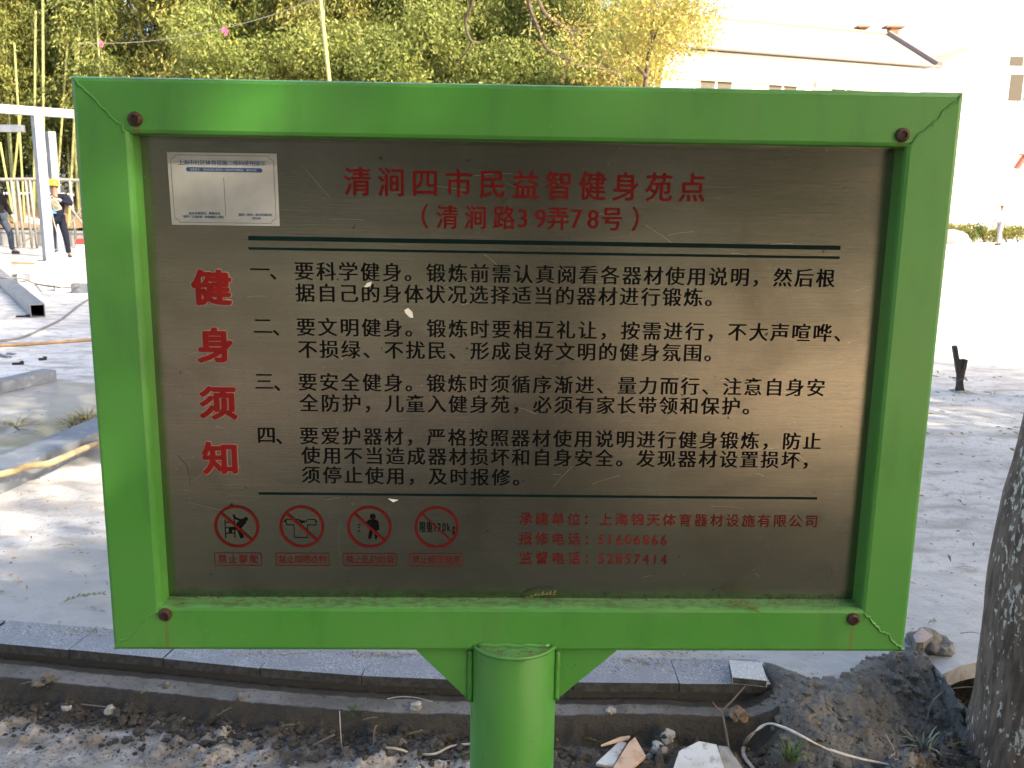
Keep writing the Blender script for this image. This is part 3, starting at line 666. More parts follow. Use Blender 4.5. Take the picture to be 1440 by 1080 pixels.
# scratches
q = MB(); g = np.random.default_rng(5)
for i in range(46):
    x = g.uniform(IX0 + .03, IX1 - .03); z = g.uniform(IZ0 + .03, IZ1 - .03); a = g.normal(0, .35); l = g.uniform(.01, .06)
    line_poly(q, [(x, z), (x + l * math.cos(a) * .5, z + l * math.sin(a) * .5 + .001), (x + l * math.cos(a), z + l * math.sin(a))], .00016, PD - .00015, 0, 0, 1)
m_scr = M('scratch', (.55, .51, .44), .35, metal=1)
o = q.build('scratch_marks', m_scr, board); tag(o, kind='stuff')
# debris on the ledge and post cap
q = MB()
for i in range(750):
    x = g.uniform(IX0 + .004, IX1 - .004); y = PD - abs(g.normal(0, .006)) if g.random() < .6 else g.uniform(.006, PD - .001); l = g.uniform(.0012, .0045); a = g.uniform(0, 6.3); el = g.uniform(-.2, .9)
    d = Vector((math.cos(a) * math.cos(el), math.sin(a) * math.cos(el) * .5, abs(math.sin(el)))) * l; s_ = Vector((-d.y, d.x, 0)).normalized() * l * .25
    p = Vector((x, y, IZ0 + .0006)); q.add([p - s_, p + s_, p + d + s_ * .5, p + d - s_ * .5], [(0, 1, 2, 3)])
for i in range(60):
    a = g.uniform(math.pi * 1.15, math.pi * 1.85); rr_ = g.uniform(.70, .95) * PR; x = PX + rr_ * math.cos(a); y = PYC + rr_ * math.sin(a)
    if y > -.004: continue
    l = g.uniform(.0012, .004); a = g.uniform(0, 6.3); d = Vector((math.cos(a), math.sin(a), .2)) * l; s_ = Vector((-d.y, d.x, 0)).normalized() * l * .3; p = Vector((x, y, zt + .0006))
    q.add([p - s_, p + s_, p + d + s_, p + d - s_], [(0, 1, 2, 3)])
m_deb = M('ledge_debris', (.10, .07, .04), .9, var=[((.34, .22, .14), 300, .5, .6)])
o = q.build('ledge_debris', m_deb, board); tag(o, kind='stuff')
def sprig(name, label, base, dirv, length, n, leaf, up=Vector((0, 0, 1)), m_=None, cat='leaf sprig', curl=.3, sd=0):
    g = random.Random(sd); q = MB(); base = Vector(base); d = Vector(dirv).normalized(); side = d.cross(up).normalized(); pts = []
    for i in range(7): u = i / 6; pts.append(base + d * length * u + up * (length * .10 * math.sin(u * 3) + .002) + side * curl * length * .3 * math.sin(u * 2.2))
    q.tube(pts, [length * .012] * 7, 5)
    for i in range(n):
        u = (i + .5) / n; p = pts[min(5, int(u * 6))].lerp(pts[min(6, int(u * 6) + 1)], u * 6 % 1)
        for sg in (-1, 1):
            ld = (d * .6 + side * sg * (.9 + g.uniform(-.3, .3)) + up * g.uniform(-.1, .45)).normalized() * leaf * g.uniform(.6, 1.1); wv = ld.cross(up).normalized() * leaf * .22
            q.add([p, p + ld * .5 + wv, p + ld, p + ld * .5 - wv], [(0, 1, 2, 3)])
    o = q.build(name, m_ or m_sprig); tag(o, label, cat); return o
def onboard(x, y, z): return SPOS + SROT @ Vector((x, y, z))
a = PL(737, 846, .02); sprig('leaf_sprig', 'yellow locust sprig lying on the middle of the board ledge', onboard(a[0], .024, IZ0 + .002), SROT @ Vector((1, .1, .12)), .048, 8, .009, sd=2)
a = PL(1020, 848, .012); sprig('leaf_sprig', 'pale yellow sprig drooping over the right end of the board ledge', onboard(a[0], .014, IZ0 + .003), SROT @ Vector((1, -.28, -.16)), .05, 6, .012, sd=3)
# twig stain trails (dark dried drips) on the steel
q = MB()
for (pts) in ([(1085, 765), (1075, 790), (1060, 800), (1040, 812)], [(1080, 740), (1083, 760), (1078, 785)], [(1165, 790), (1170, 805), (1164, 822)], [(1155, 797), (1143, 808), (1130, 822)], [(855, 235), (862, 215), (870, 205)], [(880, 330), (895, 315), (905, 300)], [(480, 720), (476, 760), (478, 790)], [(250, 640), (262, 655), (270, 690)]):
    P_ = [PL(*p) for p in pts]; P2 = []
    for u, v in zip(P_, P_[1:]):
        for k_ in range(5): P2.append((u[0] + (v[0] - u[0]) * k_ / 5 + random.uniform(-.0012, .0012), u[1] + (v[1] - u[1]) * k_ / 5))
    line_poly(q, P2, .0011, PD - .00012, 0, 0, 1)
o = q.build('drip_stain', M('drip_stain', (.06, .052, .04), .7), board); tag(o, kind='stuff')
# ------------------------------------------------------------------ foreground objects
def stone_mesh(name, r, m_, sd, flat=.7, sub=2, rough=.28):
    bm = bmesh.new(); bmesh.ops.create_icosphere(bm, subdivisions=sub, radius=r)
    for v in bm.verts:
        n_ = mnoise.noise(v.co / r * 1.1 + Vector((sd * 7.1, 0, 0))) * rough * 2 + mnoise.noise(v.co / r * 3 + Vector((0, sd * 3.3, 0))) * rough
        v.co *= 1 + n_; v.co.z *= flat
    me = bpy.data.meshes.new(name); bm.to_mesh(me); bm.free(); me.materials.append(m_); return me
STN = [stone_mesh('clod', 1, (m_stone, m_stonel, m_stone)[i % 3], i) for i in range(6)]
STF = [stone_mesh('clod_far', 1, (m_stone, m_stonel, m_stone, m_stone)[i % 4], i + 20, sub=1) for i in range(8)]
clod_list = [(93, 975, .014, 1, 'small pale stone left of the biggest clod by the kerb bed'), (152, 979, .018, 4, 'grey mortar clod leaning on the kerb bed near the left corner of the board'),
    (232, 968, .013, 0, 'flat grey clod under the kerb bed, left of the moss tuft'), (336, 985, .016, 0, 'knobbly grey mortar clod below the lower left bar of the board'), (585, 998, .016, 1, 'pale jagged stone just left of the green post'),
    (858, 1004, .013, 4, 'round grey clod by the broken peach tile'), (875, 1016, .012, 2, 'small dark clod behind the broken tiles'), (928, 1030, .022, 1, 'pale lumpy stone in the pile behind the white slab'),
    (940, 1014, .02, 1, 'pale stone on top of the clod pile'), (968, 1030, .017, 3, 'grey clod at the right of the clod pile'), (983, 1036, .013, 5, 'small grey clod touching the white slab'), (914, 1028, .011, 4, 'smallest pale stone of the clod pile'),
    (1035, 1042, .026, 6, 'brown rounded lump behind the white slab'), (1165, 1055, .020, 1, 'grey clod on the brown soil beside the hose'), (1330, 983, .022, 1, 'pale stone in front of the dark hollow by the trunk'), (1185, 1070, .012, 1, 'small tan stone under the flat hose'), (1370, 1062, .018, 0, 'grey stone near the foot of the tree'),
    (62, 958, .030, 0, 'dark wet clod at the left edge below the kerb'), (1308, 1000, .02, 0, 'grey clod below the mortar bank')]
m_brownlump = M('brown_lump', (.16, .11, .075), .9, var=[((.1, .07, .05), 30, .4, .6)], bump=.5, bscale=60)
for (px, py, r_, k_, lab) in clod_list:
    p = G(px, py, -.12); h = hgt(p.x, p.y); p = G(px, py, h + r_ * .3)
    me = stone_mesh('soil_clod', r_, m_brownlump if k_ == 6 else (m_stonel if k_ in (1, 4) else m_stone), px, sub=3, rough=.34)
    o = link('soil_clod', me, None, (p.x, p.y, hgt(p.x, p.y) + r_ * .3)); tag(o, lab, 'stone', 'clods and stones on the soil')
# gravel crumbs (stuff)
q = MB(); g = np.random.default_rng(31); cs = [stone_mesh('c', 1, m_stone, i + 50, sub=1) for i in range(5)]
cv = [([v.co.copy() for v in c.vertices], [tuple(p.vertices) for p in c.polygons]) for c in cs]
for i in range(3600):
    x = g.uniform(-2.2, 2.1); y = float(edge(x)) - .13 - abs(g.normal(0, .35)); 
    if y < 1.75: continue
    r_ = g.choice([.0022, .003, .004, .006, .009], p=[.35, .3, .2, .1, .05]); V, F = cv[g.integers(5)]; mt = Matrix.Rotation(g.uniform(0, 6), 3, 'Z')
    h = hgt(x, y); dry_ = x < .3 and float(edge(x)) - y > .36; q.cm = 1 if dry_ else 2 * int(g.random() < .75);
    if dry_ and r_ > .005: continue
    q.add([mt @ v * r_ + Vector((x, y, h + r_ * .2)) for v in V], F)
for i in range(2600):
    x = g.uniform(-2.2, 1.4); y = float(edge(x)) - .13 - min(.17, abs(g.normal(0, .06))); r_ = g.choice([.004, .007, .011, .016], p=[.4, .35, .18, .07])
    if x > .1: y -= abs(g.normal(0, .10))
    if x > XK: y = float(edge(x)) - .30 - abs(g.normal(0, .12))
    if any((x - c0.x) ** 2 + (y - c0.y) ** 2 < .0075 for c0 in SLABC): continue
    V, F = cv[g.integers(5)]; mt = Matrix.Rotation(g.uniform(0, 6), 3, 'Z'); h = hgt(x, y); q.cm = 2; q.add([mt @ v * r_ + Vector((x, y, h + r_ * .15)) for v in V], F)
for i in range(1100):
    x = g.uniform(XK - .02, 1.62); y = float(edge(x)) - g.uniform(-.06, .42); r_ = g.choice([.003, .006, .010, .018], p=[.35, .35, .2, .1])
    V, F = cv[g.integers(5)]; mt = Matrix.Rotation(g.uniform(0, 6), 3, 'Z'); h = hgt(x, y); q.cm = 3; q.add([mt @ v * r_ + Vector((x, y, h - r_ * .1)) for v in V], F)
m_dsoil = M('dark_soil_crumb', (.055, .046, .037), .95, var=[((.03, .025, .02), 40, .4, .6), ((.10, .09, .075), 90, .58, .7)])
o = q.build('soil_crumbs', [m_stone, m_stonel, m_dsoil, m_mortar], smooth=False); tag(o, kind='stuff')
# leaf litter (stuff): little curled leaflets in drifts
q = MB()
def leaflet(x, y, z, l, wd):
    a = g.uniform(0, 6.283); d = Vector((math.cos(a), math.sin(a), g.uniform(-.1, .35))) * l; s_ = Vector((-math.sin(a), math.cos(a), g.uniform(-.3, .3))) * wd
    p = Vector((x, y, z + .002)); q.cm = int(g.random() < .3); q.add([p, p + d * .5 + s_, p + d, p + d * .5 - s_ + Vector((0, 0, l * .15))], [(0, 1, 2, 3)])
def zat(x, y): return hgt(x, y) if y < edge(x) or (x > XK and y < edge(x) + .2) else .003
for i in range(1900):
    x = g.uniform(-2.3, 2.2); y = float(edge(x)) - .12 - abs(g.normal(0, .4))
    if y > 1.6: leaflet(x, y, hgt(x, y), g.uniform(.004, .013), g.uniform(.0008, .0026))
for (px, py, n, sx, sy) in ((130, 890, 90, .14, .02), (380, 920, 50, .1, .02), (540, 922, 90, .07, .012), (810, 925, 60, .1, .03), (890, 932, 60, .05, .02), (960, 918, 90, .07, .02), (990, 930, 60, .12, .03), (855, 940, 30, .1, .02), (1330, 830, 30, .3, .2), (60, 770, 25, .3, .1), (1180, 925, 30, .1, .02)):
    p = G(px, py)
    for i in range(n):
        x, y = p.x + g.normal(0, sx), p.y + g.normal(0, sy)
        leaflet(x, y, zat(x, y), g.uniform(.006, .016), g.uniform(.001, .003))
for i in range(1500):
    Yd = 3 + 9 * g.random() ** 1.7; x = g.uniform(-.6, .62) * Yd; leaflet(x, Yd, .001, g.uniform(.008, .03), g.uniform(.0012, .004))
for i in range(260):
    x = g.uniform(1.8, 4.6); Yd = g.uniform(3.2, 8); leaflet(x, Yd, .001, g.uniform(.02, .06), g.uniform(.0015, .005))
o = q.build('leaf_litter', [m_litter, m_twig]); tag(o, kind='stuff')
# sprigs and twigs lying about
for i, (px, py, ln, dx, dy, lab) in enumerate(((28, 965, .07, 1, .3, 'yellow sprig at the left edge just under the kerb bed'), (20, 1008, .06, 1, .6, 'green sprig on the dry soil at the left edge'), (198, 978, .035, .5, 1, 'single curved yellow sprig by the kerb bed left of the post'),
        (305, 1010, .06, .6, 1, 'green and yellow sprig on the dark soil below the lower left bar'), (397, 925, .09, 1, .2, 'yellow sprig lying on a kerb stone under the lower left bar'), (395, 1024, .045, 1, .2, 'straight yellow sprig on the wet grey soil'),
        (510, 1015, .05, 1, .3, 'brownish sprig left of the moss tuft'), (600, 1005, .05, .5, .9, 'yellow sprig beside the jagged pale stone'), (575, 1035, .05, 1, .4, 'orange brown sprig left of the pale root'), (640, 1068, .06, 1, .6, 'yellow brown sprig at the foot of the post'),
        (300, 1050, .05, 1, -.2, 'thin green sprig on the dry pale soil'), (820, 1040, .07, 1, -.5, 'yellow sprig beside the broken tiles'), (130, 1068, .07, 1, .4, 'long dry sprig at the lower left of the dry soil'), (1330, 1052, .08, 1, .3, 'bright yellow sprig near the foot of the tree'),
        (75, 770, .10, 1, .1, 'dry sprig on the sunlit looking concrete left of the board'), (90, 848, .16, 1, .5, 'feathery green sprig on the wet concrete left of the board'), (85, 875, .05, .5, -1, 'yellow brown sprig on the concrete above the kerb'), (1350, 893, .08, 1, -.05, 'green sprig on the wet concrete behind the tree'),
        (1345, 800, .07, 1, 0, 'yellow sprig on the concrete right of the board'))):
    p = G(px, py, -.12 if py > 940 or (px > 1085 and py > 960) else 0); z = hgt(p.x, p.y) if py > 940 else .004; p = G(px, py, z)
    sprig('leaf_sprig', lab, (p.x, p.y, z + .004), (dx, dy, .05), ln * .85, 8, .0065 if i != 15 else .022, sd=i + 10, m_=m_sprig if 'green' not in lab else M('sprig_green%d' % i, (.10, .13, .035), .7))
def lie(pts, z=None, lift=.004):
    out = []
    for p in pts:
        base = G(p[0], p[1], -.13 if z is None else z); h = hgt(base.x, base.y) if z is None else z
        b2 = G(p[0], p[1], h); out.append(Vector((b2.x, b2.y, h + lift + (p[2] if len(p) > 2 else 0))))
    return out
def smooth(pts, k=4):
    out = []; n = len(pts)
    for i in range(n - 1):
        p0, p1, p2, p3 = pts[max(i - 1, 0)], pts[i], pts[i + 1], pts[min(i + 2, n - 1)]
        for j in range(k):
            t_ = j / k; out.append(.5 * ((2 * p1) + (p2 - p0) * t_ + (2 * p0 - 5 * p1 + 4 * p2 - p3) * t_ * t_ + (3 * p1 - p0 - 3 * p2 + p3) * t_ ** 3))
    out.append(pts[-1]); return out
o = MB().tube(smooth(lie([(535, 1053), (560, 1056), (580, 1062), (610, 1063), (635, 1052), (668, 1048)], lift=.006)), .0035, 7).build('pale_root', m_root, smooth=True); tag(o, 'pale thin root snaking over the soil to the left of the post', 'root')
o = MB().tube(smooth(lie([(545, 988), (560, 985), (585, 986), (608, 992)], lift=.012)), .0015, 6).build('dry_stalk', m_root); tag(o, 'thin grey stalk arched behind the jagged stone by the post', 'stalk')
o = MB().tube(smooth(lie([(478, 1015, .03), (479, 1035, .015), (481, 1055)], lift=.004)), .0013, 6).build('dry_stalk', m_root); tag(o, 'short upright pale stalk on the wet soil left of the post', 'stalk')
for pts, lab in (([(50, 1010), (48, 1025), (62, 1033)], 'hooked dark twig on the dry soil at lower left'), ([(122, 1060), (130, 1048), (131, 1040)], 'short dark twig on the dry pale soil'), ([(115, 992), (150, 996)], 'dark straight twig beside the kerb bed at left'), ([(220, 1075), (262, 1042)], 'thin straight twig at the edge of the dry soil'), ([(440, 1050), (470, 1035)], 'thick black twig on the wet soil below the board'), ([(525, 1052), (526, 1030), (530, 1022)], 'small dark twig by the moss tuft')):
    th = .0035 if 'thick' in lab else .0018
    o = MB().tube(smooth(lie(pts, lift=.004)), th, 6).build('twig', m_twig if th < .005 else m_dgreen); tag(o, lab, 'twig')
# standing forked twig at the kerb's end
pb = G(1023, 1072, -.12); tw = thing('forked_twig', 'bare forked twig standing in the clods in front of the kerb end', 'twig')
def up_(px, py, Y): return atY(px, py, Y)
Y0 = 2.42
q = MB(); q.tube([up_(1022, 1085, Y0 - .05), up_(1026, 1060, Y0), up_(1021, 1030, Y0 + .02), up_(1015, 1000, Y0 + .03)], [.0045, .004, .0035, .003], 7); q.build('stem', m_twig, tw)
q = MB(); q.tube([up_(1015, 1000, Y0 + .03), up_(1030, 985, Y0 + .03), up_(1048, 965, Y0 + .04)], [.003, .0025, .0016], 6); q.build('branch', m_twig, tw)
q = MB(); q.tube([up_(1015, 1000, Y0 + .03), up_(1008, 995, Y0 + .02), up_(1002, 987, Y0 + .02)], [.0025, .002, .0014], 6); q.build('branch', m_twig, tw)
# tufts
def tuft(px, py, n, h, spread, m_, lab, cat, name='grass_tuft', droop=.5, z=None, wd=.0018, sd=0):
    gg = random.Random(sd + px); p0 = lie([(px, py)], z=z)[0]; q = MB()
    for i in range(n):
        a = gg.uniform(0, 6.28); rr_ = gg.uniform(0, spread * .35); b0 = p0 + Vector((math.cos(a) * rr_, math.sin(a) * rr_, -.006)); hh_ = h * gg.uniform(.5, 1.1); dr = gg.uniform(.1, droop)
        s_ = Vector((-math.sin(a), math.cos(a), 0)) * wd; pp = [b0 + Vector((math.cos(a), math.sin(a), 0)) * spread * dr * u * u + Vector((0, 0, hh_ * (u - dr * .5 * u * u))) for u in (0, .4, .75, 1)]
        V = []; 
        for k_, pnt in enumerate(pp): V += [pnt - s_ * (1 - k_ / 3.2), pnt + s_ * (1 - k_ / 3.2)]
        q.add(V, [(0, 1, 3, 2), (2, 3, 5, 4), (4, 5, 7, 6)])
    o = q.build(name, m_); tag(o, lab, cat); return o
tuft(498, 1002, 160, .025, .035, m_dgrass, 'dark green moss tuft on the soil left of the post', 'moss', 'moss_tuft', 1.2)
tuft(1112, 1068, 26, .07, .07, m_grass, 'green weed tuft under the white flat hose', 'weed', droop=1, wd=.0035)
tuft(1298, 1055, 14, .10, .08, m_dryg, 'pale grey dead weed with broad leaves in front of the tree', 'weed', droop=1.1, wd=.006)
tuft(1335, 1045, 30, .05, .09, m_sprig, 'yellow weed flowers beside the foot of the tree', 'weed', droop=1, wd=.0035)
tuft(1395, 1075, 14, .11, .09, m_dryg, 'pale grey weed at the very foot of the tree', 'weed', droop=1.1, wd=.006)
tuft(1345, 1000, 50, .045, .08, m_grass, 'low green weeds between the mortar bank and the trunk', 'weed', droop=1.2, wd=.0016)
tuft(1345, 957, 12, .06, .10, m_root, 'dry stubble at the mouth of the dark hollow', 'weed', droop=.7, wd=.0015)
tuft(122, 590, 70, .07, .26, M('straw', (.24, .20, .07), .8), 'pale yellow straw tuft on the muddy patch against the left bar of the board', 'weed', z=0.0, droop=.9, wd=.006)
tuft(105, 598, 40, .05, .28, m_sprig, 'short olive straw beside the taller straw tuft', 'weed', z=0.0, droop=.9, wd=.005)
tuft(20, 600, 60, .03, .35, m_sprig, 'low olive weeds on the mud at the left edge', 'weed', z=0.0, droop=1, wd=.004)
# broken tiles
def plate(name, lab, pts, z, th, mats, tilt=None, sidex=True, cat='tile piece', group=None):
    P_ = [G(px, py, z + (pts[i][2] if len(pts[i]) > 2 else 0)) for i, (px, py) in enumerate([p[:2] for p in pts])]
    q = MB(); n = len(P_); V = [p for p in P_] + [p - Vector((0, 0, th)) for p in P_]
    q.add(V, [tuple(range(n))] + [tuple(range(2 * n - 1, n - 1, -1))] + [(i, (i + 1) % n, (i + 1) % n + n, i + n) for i in range(n)]); q.m = [0] + [1] * (n + 1)
    o = q.build(name, mats, bevel=.0015); tag(o, lab, cat, group); return o
zb = hgt(G(880, 1060, -.1).x, G(880, 1060, -.1).y) + .026
plate('broken_tile', 'white glazed corner of a broken tile lying in the clods', [(838, 1073, 0), (862, 1078, 0), (881, 1044, .012), (871, 1042, .012), (852, 1060, .006)], zb, .009, [m_tilew, m_tileb])
plate('broken_tile', 'peach coloured broken tile piece leaning on the white glazed one', [(862, 1079, .002), (884, 1083, .002), (908, 1062, .012), (893, 1036, .028), (884, 1044, .022)], zb + .006, .011, [m_tileb, m_tileb])
plate('broken_tile', 'thin peach tile splinter behind the white glazed corner', [(845, 1047, .02), (884, 1037, .026), (886, 1034, .026), (872, 1036, .026)], zb + .004, .008, [m_tileb, m_tileb])
plate('white_slab', 'large broken off white slab standing out of the soil at the bottom', [(940, 1100, 0), (955, 1056, .02), (983, 1042, .03), (1008, 1047, .028), (1020, 1085, .01), (1022, 1105, 0)], zb + .01, .014, [m_tilew, m_tileb])
plate('stone_shard', 'beige stone shard beside the white slab', [(1020, 1096, 0), (1010, 1048, .012), (1024, 1050, .012), (1046, 1082, 0), (1040, 1095, 0)], zb + .004, .02, [m_stonel, m_tileb])
# loose granite slab on the kerb end
gs = plate('loose_granite_slab', 'loose square grey granite slab lying on the last kerb stone', [(1025, 928), (1071, 931), (1079, 957), (1030, 952)], .034, .022, [M('pale_granite', (.40, .41, .42), .6, var=[((.2, .21, .22), 260, .52, .60), ((.6, .6, .62), 200, .56, .62)]), m_granite_side])
plate('mortar_chunk', 'pinkish chunk of old mortar behind the lower right corner of the board', [(1284, 893, .0), (1296, 882, .01), (1306, 885, .01), (1312, 893, .0), (1300, 903, 0), (1288, 903, 0)], .05, .055, [m_tileb if False else M('pink_mortar', (.36, .30, .28), .9, bump=.6, bscale=40), m_mortar], cat='stone')
me = stone_mesh('mortar_lump', .07, m_mortar, 9, flat=.6, sub=4, rough=.25); p = G(1310, 905, .01); o = link('mortar_lump', me, None, (p.x, p.y, .0)); tag(o, 'dark wet mortar lump behind the lower right corner of the board', 'mortar')
# flat hose
hose = smooth(lie([(1062, 1088), (1046, 1066), (1047, 1050), (1058, 1040, .012), (1078, 1035, .03), (1100, 1040, .03), (1130, 1050, .02), (1160, 1060, .01), (1200, 1068), (1245, 1078), (1300, 1092)], lift=.008), 5)
q = MB(); V = []; F = []
for i, p in enumerate(hose):
    t_ = (hose[min(i + 1, len(hose) - 1)] - hose[max(i - 1, 0)]).normalized(); s_ = t_.cross(Vector((0, 0, 1))).normalized(); w_ = .0065; h_ = Vector((0, 0, .0025))
    V += [p - s_ * w_, p - s_ * w_ * .5 + h_, p + s_ * w_ * .5 + h_, p + s_ * w_, p + s_ * w_ * .5 - h_, p - s_ * w_ * .5 - h_]
for i in range(len(hose) - 1):
    for k_ in range(6): a = i * 6 + k_; c2 = i * 6 + (k_ + 1) % 6; F.append((a, c2, c2 + 6, a + 6))
hz0 = q.add(V, F).build('flat_hose', M('white_hose', (.50, .46, .42), .55, var=[((.36, .32, .28), 40, .45, .65)]), smooth=True); tag(hz0, 'dirty white flat hose curling over the soil in front of the tree', 'hose')
q = MB(); i0 = 32; seg_ = hose[i0:i0 + 5]
for i in range(len(seg_) - 1):
    t_ = (seg_[i + 1] - seg_[i]); s_ = t_.normalized().cross(Vector((0, 0, 1))) * .003; z_ = Vector((0, 0, .0033))
    for k_ in range(3): a = seg_[i] + t_ * (k_ / 3 + .04); c2 = seg_[i] + t_ * (k_ / 3 + .22); q.add([a - s_ + z_, c2 - s_ + z_, c2 + s_ + z_, a + s_ + z_], [(0, 1, 2, 3)])
o = q.build('printed_mark', m_black, hz0)
# black wire from the trunk
o = MB().tube(smooth(lie([(1300, 1030), (1310, 1010, .05), (1340, 995, .06), (1385, 985, .04)], lift=.01)), .0018, 6).build('black_wire', m_cable); tag(o, 'thin black wire arching over the weeds to the tree', 'wire')
o = MB().tube(smooth(lie([(1300, 1055), (1330, 1062), (1380, 1070), (1450, 1078)], lift=.006)), .0018, 6).build('black_wire', m_cable); tag(o, 'thin black wire lying flat on the soil at bottom right', 'wire')
o = MB().tube(smooth(lie([(1245, 1035), (1258, 1060), (1250, 1068), (1280, 1075), (1300, 1085)], lift=.006)), .0022, 6).build('twig', m_root); tag(o, 'pale bent stalk lying right of the hose print', 'twig')
# ------------------------------------------------------------------ near tree with whitewashed trunk, shade trees
def leafcloud(q, centres, n, size, g, asp=.45):
    cs = np.array([c[:3] for c in centres]); rs = np.array([c[3] for c in centres]); wts = rs ** 2.2; wts /= wts.sum()
    idx = g.choice(len(cs), n, p=wts); d = g.normal(size=(n, 3)); d /= np.linalg.norm(d, axis=1)[:, None]; rad = rs[idx] * g.random(n) ** .38
    P_ = cs[idx] + d * rad[:, None] * np.array([1, 1, .75]); a = g.normal(size=(n, 3)); a[:, 2] -= .5; a /= np.linalg.norm(a, axis=1)[:, None]
    b2 = np.cross(a, g.normal(size=(n, 3))); b2 /= np.linalg.norm(b2, axis=1)[:, None]; s = size * g.uniform(.6, 1.3, n)
    A = a * s[:, None]; B = b2 * (s * asp * .5)[:, None]
    V = np.stack([P_, P_ + A * .45 + B, P_ + A, P_ + A * .45 - B], 1).reshape(-1, 3)
    o_ = len(q.v); q.v += V.tolist(); q.f += [(o_ + 4 * i, o_ + 4 * i + 1, o_ + 4 * i + 2, o_ + 4 * i + 3) for i in range(n)]; q.m += [q.cm] * n
def limbs(q, base, h, g, n=7, r0=.12, spread=2.4, start=.4):
    ends = []
    for i in range(n):
        a = 2 * math.pi * i / n + g.uniform(-.4, .4); z0 = h * (start + (.95 - start) * i / n); p0 = Vector(base) + Vector((0, 0, z0)); L_ = spread * g.uniform(.7, 1.1) * (1.15 - .5 * i / n)
        pts = [p0]; d = Vector((math.cos(a), math.sin(a), .55)).normalized()
        for k_ in range(5): d = (d + Vector((g.normal() * .22, g.normal() * .22, .08))).normalized(); pts.append(pts[-1] + d * L_ / 5)
        q.tube(pts, [r0 * .5 * (1 - k_ / 6.5) for k_ in range(6)], 6); ends.append(pts[-1]); ends.append(pts[3])
        pts2 = [pts[2]]; d2 = Vector((math.cos(a + .8), math.sin(a + .8), .3)).normalized()
        for k_ in range(3): pts2.append(pts2[-1] + d2 * L_ * .18 + Vector((g.normal(), g.normal(), g.normal())) * .06)
        q.tube(pts2, [r0 * .22, r0 * .17, r0 * .12, r0 * .06], 5); ends.append(pts2[-1])
    return ends
def tree(name, label, loc, h, crown, nleaf, size, ml, mb_, sd, r0=.13, group=None, cat='tree', start=.4, crow_lift=0, reject=None):
    g = np.random.default_rng(sd); root = thing(name, label, cat, loc, 0, group)
    q = MB(); pts = [Vector((math.sin(i * .7 + sd) * .06 * i / 4, math.cos(i * .9 + sd) * .06 * i / 4, h * i / 8 - .15 * (i == 0))) for i in range(9)]
    q.tube(pts, [r0 * (1.25 - .11 * i) for i in range(9)], 10); ends = limbs(q, (0, 0, 0), h, g, 8, r0, crown, start); q.build('trunk', mb_, root, smooth=True)
    cen = [(e.x, e.y, e.z + crow_lift, crown * g.uniform(.18, .36)) for e in ends] + [(g.normal() * crown * .4, g.normal() * crown * .4, h * g.uniform(.75, 1.05) + crow_lift, crown * .42) for _ in range(6)]
    q = MB(); leafcloud(q, cen, nleaf, size, g); q.build('crown', ml, root); return root
# near trunk: silhouette read from its left edge at distance Y
TY = 2.40; prof = [(1350, 1080, .245), (1368, 1055, .205), (1375, 1003, .185), (1382, 937, .170), (1392, 853, .150), (1399, 803, .143), (1416, 720, .135), (1441, 630, .13)]
cpts = []; rads = []
for px, py, r_ in prof:
    p = atY(px, py, TY); cpts.append(Vector((p.x + r_, TY, p.z))); rads.append(r_)
base = Vector((cpts[1].x, TY, -.14)); top = cpts[-1]; dirn = (cpts[-1] - cpts[-3]).normalized()
ext = [top + dirn * d_ for d_ in (.5, 1.1, 1.8, 2.6)]; pts = [cpts[0] - Vector((0, 0, .12))] + cpts + ext; rr_ = [rads[0] * 1.15] + rads + [.125, .115, .10, .085]
nt0 = thing('whitewashed_tree', 'thick brown tree trunk with flaking whitewash at the right edge', 'tree', tuple(base))
pts = smooth([p - base for p in pts], 5); rr2 = np.interp(np.linspace(0, 1, len(pts)), np.linspace(0, 1, len(rr_)), rr_)
q = MB(); seg = 48; q.tube(pts, rr2, seg)
V2 = []
for i, v in enumerate(q.v):
    ring = i // seg; c_ = pts[min(ring, len(pts) - 1)]; dv = Vector(v) - c_; a = math.atan2(dv.y, dv.x); z_ = v[2]
    k_ = 1 + .045 * mnoise.noise(Vector((math.cos(a) * 2.2, math.sin(a) * 2.2, z_ * 1.6))) + .02 * mnoise.noise(Vector((math.cos(a) * 9, math.sin(a) * 9, z_ * 6))) + max(0, .22 - z_) * .55 * max(0, math.cos(a * 2.5 + 1)) 
    V2.append(tuple(c_ + dv * k_))
q.v = V2; q.build('trunk', m_bark, nt0, smooth=True)
g = np.random.default_rng(3); q = MB(); tp = pts[-1]
ends = []
for i in range(9):
    a = i * .7 + .2; d = Vector((math.cos(a), math.sin(a), .9)).normalized(); pp = [tp - Vector((0, 0, .15))]
    for k_ in range(6): d = (d + Vector((g.normal() * .15, g.normal() * .15, .02))).normalized(); pp.append(pp[-1] + d * .55)
    q.tube(pp, [.06 * (1 - k_ / 7.5) for k_ in range(7)], 6); ends += [pp[-1], pp[4]]
q.build('limb', m_bark2, nt0)
q = MB(); leafcloud(q, [(e.x, e.y, e.z + .35, .95) for e in ends] + [(tp.x + g.normal() * .8, tp.y + g.normal() * .8, tp.z + 2.6, 1.1) for _ in range(5)], 9000, .11, g); q.build('crown', m_tleaf, nt0)
